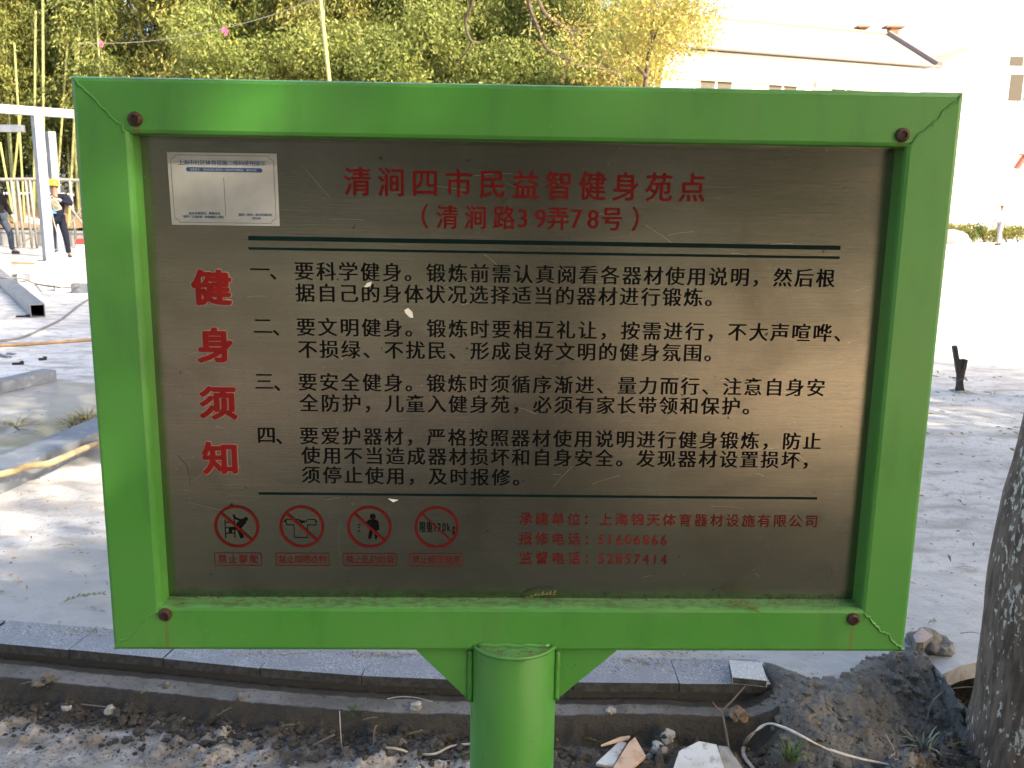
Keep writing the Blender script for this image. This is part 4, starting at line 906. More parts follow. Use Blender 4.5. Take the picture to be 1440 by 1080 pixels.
SHADE = [(6.2, -3.4, 6.2, 2.7), (8.6, -.6, 6.6, 2.8), (10.0, -5.6, 8.4, 3.0), (5.2, -8.6, 7.2, 2.9), (9.8, .9, 7.2, 2.7), (13.5, -2.2, 8.6, 3.0), (1.0, -9.8, 7.2, 2.8), (-3.5, -8.5, 7.0, 2.7), (14.6, -8.0, 9, 3.2), (5.7, 3.2, 7.0, 2.5), (.4, -2.2, 7.6, 2.4), (4.6, 6.6, 8.2, 2.6),  (-8.0, -6.0, 7, 2.8)]
t0_ = None
for i, (x, y, h, cr) in enumerate(SHADE):
    lab = 'round crowned street tree standing behind the photographer'
    if i < 3: t1_ = tree('shade_tree', lab, (x, y, -.14), h, cr, 15000, .17, m_tleaf, m_bark2, 40 + i, .14, 'shade trees behind the photographer'); SH_ = (SH_ if i else []) + [t1_]
    else: dup(SH_[i % 3], (x, y, -.14), i * 1.3, h / (6.2, 6.6, 8.4)[i % 3])

# ------------------------------------------------------------------ plaza: steel tubes, timber, cables
def beam(name, lab, p0, p1, w_, h_, m_=None, cat='steel tube', wall=.008, roll=0, group=None, caps=True, z_up=None):
    """hollow square tube from p0 to p1 (centre line)"""
    p0, p1 = Vector(p0), Vector(p1); d = (p1 - p0); ln = d.length; d.normalize(); s_ = d.cross(Vector((0, 0, 1)));
    s_ = s_.normalized() if s_.length > 1e-3 else Vector((1, 0, 0)); u_ = s_.cross(d).normalized()
    if roll: c_, n_ = math.cos(roll), math.sin(roll); s_, u_ = s_ * c_ + u_ * n_, u_ * c_ - s_ * n_
    def rg(p, a, b_): return [p - s_ * a - u_ * b_, p + s_ * a - u_ * b_, p + s_ * a + u_ * b_, p - s_ * a + u_ * b_]
    q = MB(); A, B = w_ / 2, h_ / 2; V = rg(p0, A, B) + rg(p1, A, B) + rg(p0, A - wall, B - wall) + rg(p1, A - wall, B - wall)
    F = [(i, (i + 1) % 4, (i + 1) % 4 + 4, i + 4) for i in range(4)] + [(i + 8, (i + 1) % 4 + 8, (i + 1) % 4 + 12, i + 12) for i in range(4)]
    F += [(i, (i + 1) % 4, (i + 1) % 4 + 8, i + 8) for i in range(4)] + [(i + 4, (i + 1) % 4 + 4, (i + 1) % 4 + 12, i + 12) for i in range(4)]
    q.add(V, F); q.m = [0] * 4 + [1] * 4 + [0] * 8
    par = None
    o = q.build(name, [m_ or m_galv, m_galvdark], None)
    if lab: tag(o, lab, cat, group)
    return o
def gl(px, py, z): p = G(px, py, z); return Vector((p.x, p.y, z))
a = gl(53, 437, .08); b_ = gl(-20, 371, .085); dd = (b_ - a).normalized()
beam('steel_tube', 'long thick square galvanised tube with its open end facing the board', a, a + dd * 6, .155, .15)
a = gl(83, 402, .075); b_ = gl(100, 402, .075); beam('steel_tube', 'short cream coloured square tube end behind the long thick tube', a + Vector((-.07, 0, 0)), a + Vector((.32, .25, 0)), .14, .14, M('cream_tube', (.6, .56, .46), .6))
a = gl(102, 405, .07); beam('steel_tube', 'short grey steel tube beside the cream one, half hidden by the board', a, a + Vector((.6, .05, 0)), .14, .14)
q = MB(); p = gl(30, 396, 0); q.box((p.x, p.y, .12), (.22, .16, .006)); q.box((p.x + .107, p.y, .06), (.006, .16, .12)); q.box((p.x - .107, p.y, .06), (.006, .16, .12)); o = q.build('steel_bracket', m_galv); tag(o, 'small folded steel bracket beside the long thick tube', 'bracket')
# channels in the mud
a = gl(70, 527, .045); b_ = gl(-30, 549, .045); beam('steel_tube', 'flat galvanised tube lying half in the mud at the left', a, b_ + (b_ - a) * 1.2, .13, .085, roll=0)
a = gl(150, 602, .05); b_ = gl(0, 668, .05); d_ = b_ - a; beam('steel_tube', 'broad galvanised tube running out from behind the board over the mud', a - d_ * .9, b_ + d_ * .8, .20, .10)
o = MB().tube(smooth([gl(-30, 672, .12), gl(0, 667, .12), gl(20, 662, .12), gl(34, 657, .115), gl(52, 654, .11), gl(68, 652, .11), gl(85, 645, .11), gl(105, 636, .09), gl(120, 630, .07), gl(140, 622, .03), gl(190, 606, .02)]), .017, 12).build('tan_hose', m_hose, smooth=True); tag(o, 'tan rubber hose lying across the broad galvanised tube', 'hose')
o = MB().tube(smooth([gl(-30, 483, .01), gl(20, 477, .01), gl(38, 472, .01), gl(62, 461, .01), (gl(85, 450, .01)), gl(98, 440, .01), gl(115, 427, .01), gl(150, 405, .01)]), .014, 8).build('grey_cable', m_cable, smooth=True); tag(o, 'grey cable snaking over the concrete below the long thick tube', 'cable')
o = MB().tube(smooth([gl(-20, 388, .17), gl(8, 391, .17), gl(32, 392, .12), gl(50, 399, .02), gl(75, 403, .15), gl(95, 404, .15), gl(130, 400, .02)]), .014, 8).build('grey_cable', m_cable, smooth=True); tag(o, 'grey cable draped over the tube ends near the people', 'cable')
o = MB().tube([gl(-60, 489, .015), gl(40, 484, .015), gl(124, 478, .015), gl(220, 471, .015)], .015, 8).build('thin_batten', m_wood, smooth=True); tag(o, 'long thin orange brown wooden batten on the concrete', 'batten')
a = gl(72, 377, .04); b_ = gl(150, 356, .04); o = beam('timber_plank', 'pale timber plank pointing at the gantry foot', a, b_, .16, .05, M('pale_timber', (.62, .48, .30), .8), 'plank', .024)
p = gl(34, 370, .03); o = MB().box((p.x, p.y, .03), (.42, .06, .04)).box((p.x - .2, p.y, .04), (.1, .08, .05)).build('hand_tool', M('red_handle', (.35, .12, .08), .6)); tag(o, 'small reddish hand tool lying in front of the gantry foot', 'tool')
for (px, py, l, a_, lab) in ((33, 445, .16, .1, 'small dark offcut below the open tube end'), (27, 527, .08, .3, 'black offcut lying on the flat mud tube'), (2, 500, .28, -.6, 'thin bent metal strip at the left edge'), (60, 505, .06, .7, 'tiny bolt on the concrete')):
    p = gl(px, py, .01); z_ = .10 if 'mud tube' in lab else .012
    o = MB().box((p.x, p.y, z_), (l, .035, .018), Matrix.Rotation(a_, 3, 'Z')).box((p.x + l * .3, p.y + .01, z_ + .014), (l * .3, .03, .012), Matrix.Rotation(a_ + .3, 3, 'Z')).build('metal_offcut', m_galv if 'strip' in lab else m_blackiron); tag(o, lab, 'offcut')
# stakes on the right
st_ = thing('stake_bundle', 'tied bundle of three blackened stakes standing in the concrete right of the board', 'stakes', tuple(gl(1348, 551, 0)))
q0 = gl(1348, 551, 0)
for (bx, by, tx, ty, w_) in ((1352, 553, 1342, 486, .024), (1348, 552, 1350, 505, .024), (1344, 553, 1357, 505, .026)):
    a = atY(bx, by + 2, q0.y) - q0; b_ = atY(tx, ty, q0.y + .02) - q0; a.y += random.uniform(-.02, .02)
    d = (b_ - a).normalized(); s_ = d.cross(Vector((0, 1, 0))).normalized() * w_ * .65; f_ = Vector((0, w_ * .8, 0)); q = MB()
    q.add([a - s_ - f_, a + s_ - f_, a + s_ + f_, a - s_ + f_, b_ - s_ - f_, b_ + s_ - f_, b_ + s_ + f_, b_ - s_ + f_], [(0, 3, 2, 1), (4, 5, 6, 7), (0, 1, 5, 4), (1, 2, 6, 5), (2, 3, 7, 6), (3, 0, 4, 7)])
    q.build('stake', m_blackiron, st_, bevel=.003)
c_ = atY(1350, 533, q0.y) - q0; q = MB(); q.tube([c_ + Vector((.055 * math.cos(a), .05 * math.sin(a), .01 * math.sin(3 * a))) for a in np.linspace(0, 6.28, 16)], .003, 5); q.tube([c_ + Vector((.05, 0, 0)), c_ + Vector((-.10, -.02, .02))], .003, 5); q.build('wire_tie', m_cable, st_)
q = MB(); pr_ = gl(1352, 555, 0)
me = stone_mesh('mortar_collar', .08, m_stonel, 77, flat=.25, sub=3); link('mortar_collar', me, st_, (.02, 0, 0))
# ------------------------------------------------------------------ gantry
GY = G(70, 367).y; gb = G(69, 367)
ga = thing('steel_gantry', 'galvanised steel gantry of a square post under a long sloping top beam', 'gantry', (gb.x, GY, 0))
tpz = atY(52, 163, GY); hpost = tpz.z; rel = lambda v: Vector(v) - Vector((gb.x, GY, 0))
s_w = .185; rot45 = R(-42)
def vpost(par, x, y, z0, z1, w_, rz, name='post', m_=None):
    o = MB().box((0, 0, (z1 - z0) / 2), (w_, w_, z1 - z0)).build(name, m_ or m_galv, par, bevel=.01); o.location = (x, y, z0); o.rotation_euler = (0, 0, rz); return o
vpost(ga, 0, 0, 0, hpost, s_w, rot45)
vpost(ga, 0, 0, 0.0, .012, .34, rot45, 'base_plate')
dv = Vector((math.cos(R(46)), math.sin(R(46)), 0))
def gbeam(par, c, d0, d1, w_, h_, name='top_beam', cap=True):
    q = MB(); c = Vector(c); s_ = dv.cross(Vector((0, 0, 1))) * w_ / 2; u_ = Vector((0, 0, h_ / 2)); a, b_ = c + dv * d0, c + dv * d1
    q.add([a - s_ - u_, a + s_ - u_, a + s_ + u_, a - s_ + u_, b_ - s_ - u_, b_ + s_ - u_, b_ + s_ + u_, b_ - s_ + u_], [(0, 3, 2, 1), (4, 5, 6, 7), (0, 1, 5, 4), (1, 2, 6, 5), (2, 3, 7, 6), (3, 0, 4, 7)]); return q.build(name, m_galv, par, bevel=.008)
gbeam(ga, (0, 0, hpost + .085), -3.2, 6.5, .19, .17)
bm2 = thing('steel_gantry', 'second gantry end seen as a short pale beam stub at the left edge', 'gantry', (0, 0, 0)); p = atY(33, 181, GY + 2.5); bm2.location = (p.x, GY + 2.5, 0)
o = MB().box((-1.2, 0, p.z), (2.4, .16, .16)).build('top_beam', m_galv, bm2, bevel=.008); vpost(bm2, -2.1, 0, 0, p.z - .08, .16, 0)
p = G(78, 345); YB = GY + 3.0; pb = atY(71, 185, YB); o2 = thing('steel_post', 'free standing steel post behind the gantry post', 'post', (pb.x, YB, 0)); vpost(o2, 0, 0, 0, pb.z, .17, rot45)
vpost(o2, 0, 0, 0.0, .012, .3, rot45, 'base_plate')
# cart wheel tool at the foot
p = gl(73, 363, 0); wt = thing('rolling_tool', 'small wheeled tool with a long rod leaning at the gantry foot', 'tool', (p.x + .08, p.y - .35, 0))
q = MB(); q.tube([(.03 * math.cos(.8) , .02, .13)] * 0 + [(.05 * math.cos(a), .05 * math.cos(a), .13 + .12 * math.sin(a)) for a in np.linspace(0, 2 * math.pi, 22)], .014, 6); q.build('wheel', m_blackiron, wt)
q = MB(); q.tube([(0, 0, .13), (.35, .1, .28)], .012, 6); q.build('rod', m_galv, wt)
# ------------------------------------------------------------------ fence, low wall, bank
LWY = 24.5
pa = atY(-60, 353, LWY); zw0 = atY(20, 352, LWY).z; zw1 = atY(20, 327, LWY).z
ww = thing('low_wall', 'low grey rendered wall in front of the bamboo bank', 'wall', (0, LWY, 0))
MB().box((-15, .15, zw1 / 2 - .1), (24, .3, zw1 + .2)).build('wall', m_lowwall, ww, bevel=.02); MB().box((-15, .15, zw1 + .03), (24.02, .36, .06)).build('coping', m_lowwall, ww)
q = MB(); gx = np.linspace(-30, 8, 80); gy = np.linspace(LWY + .3, LWY + 14, 30); XX, YY = np.meshgrid(gx, gy); ZZ = (zw1 - .05) + .75 * sst(0, 3.2, YY - LWY) + .35 * fbm(XX, YY, .9, 4, 71) 
V = np.stack([XX.ravel(), YY.ravel(), ZZ.ravel()], 1).tolist(); F = [(j * 80 + i, j * 80 + i + 1, (j + 1) * 80 + i + 1, (j + 1) * 80 + i) for j in range(29) for i in range(79)]
o = q.add(V, F).build('earth_bank', m_earth, smooth=True); tag(o, kind='structure')
FY = LWY - .9; fn = thing('metal_railing', 'weathered grey metal railing with braced uprights in front of the bamboo', 'railing', (0, FY, 0))
m_fence = M('weathered_fence', (.16, .155, .15), .75)
zr = atY(60, 253, FY).z
MB().tube([(x, .02 * math.sin(x), zr + .015 * math.sin(x * 2)) for x in np.linspace(-17, -4, 20)], .045, 8).build('top_rail', m_fence, fn, smooth=True)
for px in (-30, 22, 30, 41, 48, 104, 118, 150):
    x = atY(px, 300, FY).x; MB().tube([(x, 0, 0), (x + random.uniform(-.04, .04), 0, zr)], .035 + .012 * (px % 3 == 1), 7).build('upright', m_fence, fn, smooth=True)
for (a0, a1) in (((26, 348), (62, 316)), ((98, 316), (116, 290)), ((98, 290), (116, 314)), ((14, 352), (60, 352))):
    a = atY(*a0, FY - .05); b_ = atY(*a1, FY - .05); MB().tube([(a.x, -.05, a.z), (b_.x, -.05, b_.z)], .022, 6).build('brace', m_fence, fn)
a = atY(34, 310, LWY + .8); b_ = atY(66, 320, LWY + .8)
o = beam('white_board', 'white painted board lying slanted on the earth bank', (a.x, LWY + .9, a.z), (b_.x + .3, LWY + .5, b_.z), .05, .24, M('white_paint', (.78, .78, .78), .6), 'board', .01)
p = gl(107, 357, 0); bb = thing('road_barrier', 'red and white barrier block half hidden behind the left bar of the board', 'barrier', (p.x + .25, p.y + .4, 0))
MB().box((0, 0, .10), (.8, .3, .20), taper=.9).build('white_base', m_white, bb, bevel=.02); MB().box((0, 0, .27), (.78, .27, .14), taper=.9).build('red_top', m_redp, bb, bevel=.02)
# ------------------------------------------------------------------ people
def skinmesh(name, chains, m_, parent, sub=1):
    """chains: dict v->(pos, r), edges"""
    vs_, es, rs = chains
    me = bpy.data.meshes.new(name); me.from_pydata([tuple(v) for v in vs_], es, []); ob = bpy.data.objects.new(name, me); COL.objects.link(ob)
    md = ob.modifiers.new('s', 'SKIN'); md.use_smooth_shade = True
    for i, r_ in enumerate(rs):
        rx = r_ if isinstance(r_, (tuple, list)) else (r_, r_); me.skin_vertices[0].data[i].radius = rx
    me.skin_vertices[0].data[0].use_root = True
    m2 = ob.modifiers.new('d', 'SUBSURF'); m2.levels = sub; m2.render_levels = sub
    dg = bpy.context.evaluated_depsgraph_get(); nm = bpy.data.meshes.new_from_object(ob.evaluated_get(dg)); bpy.data.objects.remove(ob)
    nm.materials.clear(); nm.materials.append(m_); nm.polygons.foreach_set('use_smooth', [True] * len(nm.polygons)); return link(name, nm, parent)
def person(label, loc, rz, J, top_m, leg_m, hat, sc=1.0, gloves=(None, None), shoe=None):
    p = thing('person', label, 'person', loc, rz); p.scale = (sc,) * 3
    P = {'pel': (0, 0, .93), 'wst': (0, 0, 1.08), 'chs': (0, .01, 1.28), 'nck': (0, 0, 1.46), 'nk2': (0, .015, 1.53), 'hd0': (0, .02, 1.60), 'hd1': (0, .02, 1.68), 'hd2': (0, .01, 1.735),
         'lsh': (-.18, 0, 1.41), 'rsh': (.18, 0, 1.41), 'lel': (-.25, -.02, 1.13), 'rel': (.25, -.02, 1.13), 'lwr': (-.25, .08, .89), 'rwr': (.25, .08, .89),
         'lhp': (-.09, 0, .90), 'rhp': (.09, 0, .90), 'lkn': (-.10, .02, .50), 'rkn': (.10, .02, .50), 'lan': (-.10, -.02, .09), 'ran': (.10, -.02, .09), 'lto': (-.11, .14, .035), 'rto': (.11, .14, .035)}
    P.update(J); P = {k_: Vector(v) for k_, v in P.items()}
    for s_ in 'lr': P[s_ + 'hn'] = P[s_ + 'wr'] + (P[s_ + 'wr'] - P[s_ + 'el']).normalized() * .09
    names = ['pel', 'wst', 'chs', 'nck', 'nk2', 'hd0', 'hd1', 'hd2', 'lsh', 'lel', 'lwr', 'lhn', 'rsh', 'rel', 'rwr', 'rhn', 'lhp', 'lkn', 'lan', 'lto', 'rhp', 'rkn', 'ran', 'rto']
    rad = [(.13, .10), (.12, .09), (.14, .10), .065, .055, (.068, .078), (.078, .092), (.05, .06), .055, .042, .028, .034, .055, .042, .028, .034, .085, .058, .038, .03, .085, .058, .038, .03]
    vs_ = [P[n] for n in names]; ix = {n: i for i, n in enumerate(names)}
    E = [('pel', 'wst'), ('wst', 'chs'), ('chs', 'nck'), ('nck', 'nk2'), ('nk2', 'hd0'), ('hd0', 'hd1'), ('hd1', 'hd2'), ('chs', 'lsh'), ('lsh', 'lel'), ('lel', 'lwr'), ('lwr', 'lhn'), ('chs', 'rsh'), ('rsh', 'rel'), ('rel', 'rwr'), ('rwr', 'rhn'), ('pel', 'lhp'), ('lhp', 'lkn'), ('lkn', 'lan'), ('lan', 'lto'), ('pel', 'rhp'), ('rhp', 'rkn'), ('rkn', 'ran'), ('ran', 'rto')]
    es = [(ix[a], ix[b_]) for a, b_ in E]
    fd = (P['hd1'] - P['nk2']); face = J.get('face', (0, 1, 0)); face = Vector(face).normalized()
    vs_.append(P['hd0'] + face * .095 + Vector((0, 0, .035))); rad.append(.014); es.append((ix['hd0'], len(vs_) - 1))
    for s_ in 'lr':     # five fingers grown from the hand
        hn = P[s_ + 'hn']; d = (hn - P[s_ + 'wr']).normalized(); sd_ = d.cross(Vector((0, 0, 1))); sd_ = sd_.normalized() if sd_.length > .1 else Vector((0, 1, 0)); nrm = sd_.cross(d)
        for f_ in range(5):
            off = sd_ * ((f_ - 1.5) * .02 if f_ < 4 else -.045); ln = (.055, .065, .062, .048, .045)[f_]
            a = hn + off + d * (.0 if f_ < 4 else -.03); b_ = a + d * ln * .6 + (sd_ * -.015 if f_ == 4 else Vector()); c_ = b_ + (d * .5 - nrm * .5) * ln * .6
            n0 = len(vs_); vs_ += [b_, c_]; rad += [.011, .009]; es += [(ix[s_ + 'hn'], n0), (n0, n0 + 1)]
    skinmesh('body', (vs_, es, rad), m_skin, p, 2)
    def sub(ns, E2, rr_, m_, nm):
        i2 = {n: i for i, n in enumerate(ns)}; return skinmesh(nm, ([P[n] for n in ns], [(i2[a], i2[b_]) for a, b_ in E2], rr_), m_, p, 2)
    for s_ in 'lr': P[s_ + 'cf'] = P[s_ + 'wr'].lerp(P[s_ + 'el'], .03); P[s_ + 'hm'] = P[s_ + 'an'] + Vector((0, 0, -.01)); P[s_ + 'he'] = P[s_ + 'an'] + Vector((0, -.03, -.05))
    P['hem'] = P['pel'] + Vector((0, 0, -.06))
    sub(['hem', 'wst', 'chs', 'nck', 'lsh', 'lel', 'lcf', 'rsh', 'rel', 'rcf'], [('hem', 'wst'), ('wst', 'chs'), ('chs', 'nck'), ('chs', 'lsh'), ('lsh', 'lel'), ('lel', 'lcf'), ('chs', 'rsh'), ('rsh', 'rel'), ('rel', 'rcf')],
        [(.175, .135), (.165, .125), (.185, .135), (.085, .075), .085, .068, .048, .085, .068, .048], top_m, 'jacket')
    sub(['pel', 'lhp', 'lkn', 'lhm', 'rhp', 'rkn', 'rhm'], [('pel', 'lhp'), ('lhp', 'lkn'), ('lkn', 'lhm'), ('pel', 'rhp'), ('rhp', 'rkn'), ('rkn', 'rhm')], [(.155, .12), .11, .078, .062, .11, .078, .062], leg_m, 'trousers')
    for i_, s_ in enumerate('lr'):
        o_ = skinmesh('shoe', ([P[s_ + 'he'], P[s_ + 'he'].lerp(P[s_ + 'to'], .55), P[s_ + 'to']], [(0, 1), (1, 2)], [.048, .046, .04]), shoe or m_shoe, p, 2)
        if gloves[i_]:
            w_, h_ = P[s_ + 'wr'], P[s_ + 'hn']; d = (h_ - w_).normalized(); sd_ = d.cross(Vector((0, 0, 1))); sd_ = sd_.normalized() if sd_.length > .1 else Vector((0, 1, 0))
            V = [w_ - d * .03, h_]; rr_ = [.042, .05]; es2 = [(0, 1)]
            for f_ in range(5):
                off = sd_ * ((f_ - 1.5) * .026 if f_ < 4 else -.06); a = h_ + off + d * (.055 if f_ < 4 else .0); b_ = a + d * .04 - sd_.cross(d) * .03
                V += [a, b_]; rr_ += [.018, .015]; es2 += [(1, len(V) - 2), (len(V) - 2, len(V) - 1)]
            skinmesh('glove', (V, es2, rr_), gloves[i_], p, 2)
    hc = P['hd1']
    def cap_mesh(r0, brim, m_, nm, zoff=0, squash=.9):
        q = MB(); seg = 20; pr = [(brim, -.01), (brim, .0), (r0, .005), (r0 * .97, r0 * .35), (r0 * .75, r0 * .72), (r0 * .4, r0 * .93), (.001, r0)]
        V = [(hc.x + r_ * math.cos(6.2832 * k_ / seg), hc.y + r_ * 1.12 * math.sin(6.2832 * k_ / seg), hc.z + zoff + z_ * squash) for r_, z_ in pr for k_ in range(seg)]; F = []
        for i in range(len(pr) - 1):
            for k_ in range(seg): a = i * seg + k_; c2 = i * seg + (k_ + 1) % seg; F.append((a, c2, c2 + seg, a + seg))
        q.add(V, F); return q.build(nm, m_, p, smooth=True)
    if hat == 'helmet': cap_mesh(.125, .16, m_helmet, 'helmet', .01, 1.1)
    elif hat == 'cap':
        cap_mesh(.108, .108, m_jacket, 'cap', .0, 1.0); q = MB(); f0 = hc + face * .09 + Vector((0, 0, .005)); s_ = face.cross(Vector((0, 0, 1))) * .07
        q.add([f0 - s_, f0 + s_, f0 + s_ * .6 + face * .08 - Vector((0, 0, .02)), f0 - s_ * .6 + face * .08 - Vector((0, 0, .02))], [(0, 1, 2, 3)]); q.build('cap_peak', m_jacket, p)
        q = MB(); cap_mesh(.1, .1, m_hair, 'hair', -.055, .9)
    else: cap_mesh(.11, .15, m_hairl, 'hat', .0, .9)
    for sg in (-1, 1):
        sdv = face.cross(Vector((0, 0, 1))).normalized(); e = P['hd0'] + face * .083 + sdv * .032 * sg + Vector((0, 0, .06)); link('eye', stone_mesh('eye', .011, m_hair, 1, 1, 1, 0), p, e)
        e = P['hd0'] + sdv * .082 * sg + Vector((0, 0, .04)); ear = link('ear', stone_mesh('ear', .02, m_skin, 2, 1.4, 2, .05), p, e)
    return p, P
# worker with yellow helmet behind the gantry post, holding a coil of rope
wp = G(86, 362); hd_ = atY(75, 251, wp.y).z
p1, Pj = person('person in yellow helmet and dark coverall holding a coil of rope behind the gantry post', (wp.x - .02, wp.y, 0), R(200), {'lsh': (-.19, .01, 1.41), 'lel': (-.36, .16, 1.25), 'lwr': (-.13, .24, 1.33), 'rsh': (.19, .0, 1.41), 'rel': (.27, .02, 1.15), 'rwr': (.12, .20, 1.10),
    'lkn': (-.16, .03, .5), 'lan': (-.19, -.02, .09), 'lto': (-.25, .15, .04), 'rkn': (.12, .02, .5), 'ran': (.15, -.02, .09), 'rto': (.19, .14, .04), 'hd1': (.01, .035, 1.68), 'face': (.35, .9, 0)}, m_navy, m_navy, 'helmet', hd_ / 1.83, (m_glove, m_gloveb))
inv = p1.matrix_basis.inverted()
q = MB(); hn = Pj['lhn'] + Vector((.02, .05, -.02))
for k_ in range(5):
    ph = k_ * .5; q.tube([hn + Vector((.07 * math.sin(a + ph) * (1 + .2 * k_ % 2), .03 * math.cos(a * 2 + ph), -.12 + .12 * math.cos(a) + .01 * k_)) for a in np.linspace(0, 6.28, 16)], .008, 5)
q.tube(smooth([hn, hn + Vector((.07, .06, .10)), hn + Vector((.10, .04, -.1)), hn + Vector((.06, .05, -.5)), hn + Vector((-.02, .06, -.9)), hn + Vector((-.05, .1, -1.28))]), .010, 6)
o = q.build('rope_coil', m_rope); o.matrix_world = p1.matrix_basis.copy(); tag(o, 'pale rope coil hanging to the ground from the hand of the helmeted person', 'rope')
wp2 = G(12, 357.5)
h2 = atY(5, 250, wp2.y).z
person('person in black jacket, black cap and slate jeans walking at the left edge', (wp2.x - .16, wp2.y, 0), R(-95), {'lkn': (-.10, .20, .52), 'lan': (-.10, .22, .10), 'lto': (-.11, .40, .045), 'rkn': (.10, -.02, .5), 'ran': (.10, -.30, .14), 'rto': (.1, -.16, .05), 'rel': (.26, -.10, 1.14), 'rwr': (.26, .06, .90), 'lel': (-.26, .05, 1.13), 'lwr': (-.24, .2, .92), 'face': (0, 1, -.05)}, m_jacket, m_jeans, 'cap', h2 / 1.80, (m_glove, m_glove))
wp3 = G(1404, 345); h3 = atY(1407, 285, wp3.y).z
person('person in white shirt, grey trousers and straw hat in front of the hedge', (wp3.x, wp3.y, 0), R(80), {'lel': (-.24, .08, 1.15), 'lwr': (-.22, .26, 1.05), 'rel': (.24, .05, 1.15), 'rwr': (.22, .2, .98), 'lkn': (-.10, .06, .5), 'rkn': (.10, -.03, .5), 'ran': (.1, -.1, .1), 'rto': (.1, .05, .04), 'lan': (-.1, .05, .09), 'lto': (-.1, .2, .04)}, m_shirt, m_trous, 'hat', h3 / 1.78)
# ------------------------------------------------------------------ buildings on the right
def prx(P_):
    d = np.array(P_) - CAM; return 720 + FPX * (d @ RT) / (d @ FW)
b1 = thing('long_building', 'long two storey white building with a pale hipped roof', 'building')
A = atY(935, 66, 39.6); B = atY(1321, 90, 44.5); ez = (A.z + B.z) / 2; fa = Vector((A.x - 3.0, A.y - 3.0 * (B.y - A.y) / (B.x - A.x), 0)); fb = Vector((B.x, B.y, 0))
dB = (fb - fa).normalized(); nB = Vector((dB.y, -dB.x, 0)); lnB = (fb - fa).length; inn = -nB; DEP = 10
def wq(q, s0, s1, z0, z1, off, th=.12):
    a = fa + dB * s0 + nB * off; b_ = fa + dB * s1 + nB * off; c_ = b_ - nB * th; d_ = a - nB * th
    q.add([(v.x, v.y, z0) for v in (a, b_, c_, d_)] + [(v.x, v.y, z1) for v in (a, b_, c_, d_)], [(0, 3, 2, 1), (4, 5, 6, 7), (0, 1, 5, 4), (1, 2, 6, 5), (2, 3, 7, 6), (3, 0, 4, 7)])
q = MB(); wq(q, 0, lnB - .5, 0, ez - .05, -.5, DEP); q.build('wall', m_white, b1)
q = MB(); e0, e1 = fa - dB * .5, fb; r0, r1 = fa + dB * 4 + inn * 5 , fb + inn * 5 - dB * ((prx(fb + inn * 5 + Vector((0, 0, 9.5))) - 1258) / 29.0); k0, k1 = e0 + inn * 10, e1 + inn * 10; rz_ = atY(1258, 49, r1.y).z
q.add([(e0.x, e0.y, ez), (e1.x, e1.y, ez), (k1.x, k1.y, ez), (k0.x, k0.y, ez), (r0.x, r0.y, rz_), (r1.x, r1.y, rz_)], [(0, 1, 5, 4), (1, 2, 5), (2, 3, 4, 5), (3, 0, 4), (0, 3, 2, 1)]); rf = q.build('roof', m_roof, b1)
MB().tube([(e1.x, e1.y, ez + .05), (r1.x, r1.y, rz_ + .05)], .16, 6).build('hip_tiles', m_ridge, rf); MB().tube([(r0.x, r0.y, rz_ + .03), (r1.x, r1.y, rz_ + .03)], .08, 6).build('ridge_tiles', m_roof, rf)
MB().tube([(e0.x, e0.y - .06, ez - .02), (e1.x, e1.y - .06, ez - .02)], .05, 6).build('gutter', m_ridge, rf)
for px, wv in ((1212, .62), (1256, .95)):
    p = atY(px, 40, r1.y + .4); vt = MB().box((p.x, p.y, p.z - .18), (wv * .45, .5, .5)).box((p.x, p.y, p.z + .05), (wv, .7, .10)).build('roof_vent', m_vent, b1)
def s_at(px, off=-.5):
    best = min(np.linspace(0, lnB, 900), key=lambda s: abs(prx(fa + dB * s + nB * off + Vector((0, 0, 6.5))) - px)); return float(best)
q = MB(); wq(q, s_at(925), s_at(1134), ez - 1.25, ez - .95, -.35); q.build('cornice', m_cornice, b1); q = MB(); wq(q, s_at(1145), s_at(1234), ez - 1.25, ez - .95, -.35); q.build('cornice', m_cornice, b1)
zwt = atY(1005, 113, 40.6).z
for x0, x1 in ((985, 1029), (1081, 1120), (1170, 1208)):
    for st__ in (0, 1):
        z1 = zwt if st__ == 0 else zwt - 3.2; s0, s1 = s_at(x0), s_at(x1)
        q = MB(); wq(q, s0 - .06, s1 + .06, z1 - 1.6, z1 + .06, -.47, .05); w_ = q.build('window', m_frame, b1); mid = (s0 + s1) / 2
        for a, b_ in ((s0, mid - .06), (mid + .06, s1)): q = MB(); wq(q, a, b_, z1 - 1.5, z1, -.455, .02); q.build('pane', m_glass, w_)
# nearer building at the right edge
b2_ = thing('gabled_building', 'white building at the right edge with tall windows', 'building')
YG = 46.0; C1 = atY(1369, 57, YG); C2 = atY(1440, 8, YG); slope = (C2.z - C1.z) / (C2.x - C1.x); XR = C1.x + 9; zr2 = C1.z + slope * 9
q = MB(); q.prism([(C1.x, 0), (C1.x + 18, 0), (C1.x + 18, C1.z), (XR, zr2), (C1.x, C1.z)], YG, YG + 10); q.build('wall', m_white, b2_)
q = MB(); q.prism([(C1.x - .4, C1.z - .4 * slope), (XR, zr2), (XR, zr2 + .22), (C1.x - .4, C1.z - .4 * slope + .22)], YG - .12, YG + 10.2); q.prism([(XR, zr2), (C1.x + 18.4, C1.z - .4 * slope), (C1.x + 18.4, C1.z - .4 * slope + .22), (XR, zr2 + .22)], YG - .12, YG + 10.2); q.build('roof', m_white, b2_)
MB().prism([(C1.x - .4, C1.z - .4 * slope - .12), (XR, zr2 - .12), (XR, zr2 + .02), (C1.x - .4, C1.z - .4 * slope + .02)], YG - .18, YG - .13).build('rake_board', m_cornice, b2_)
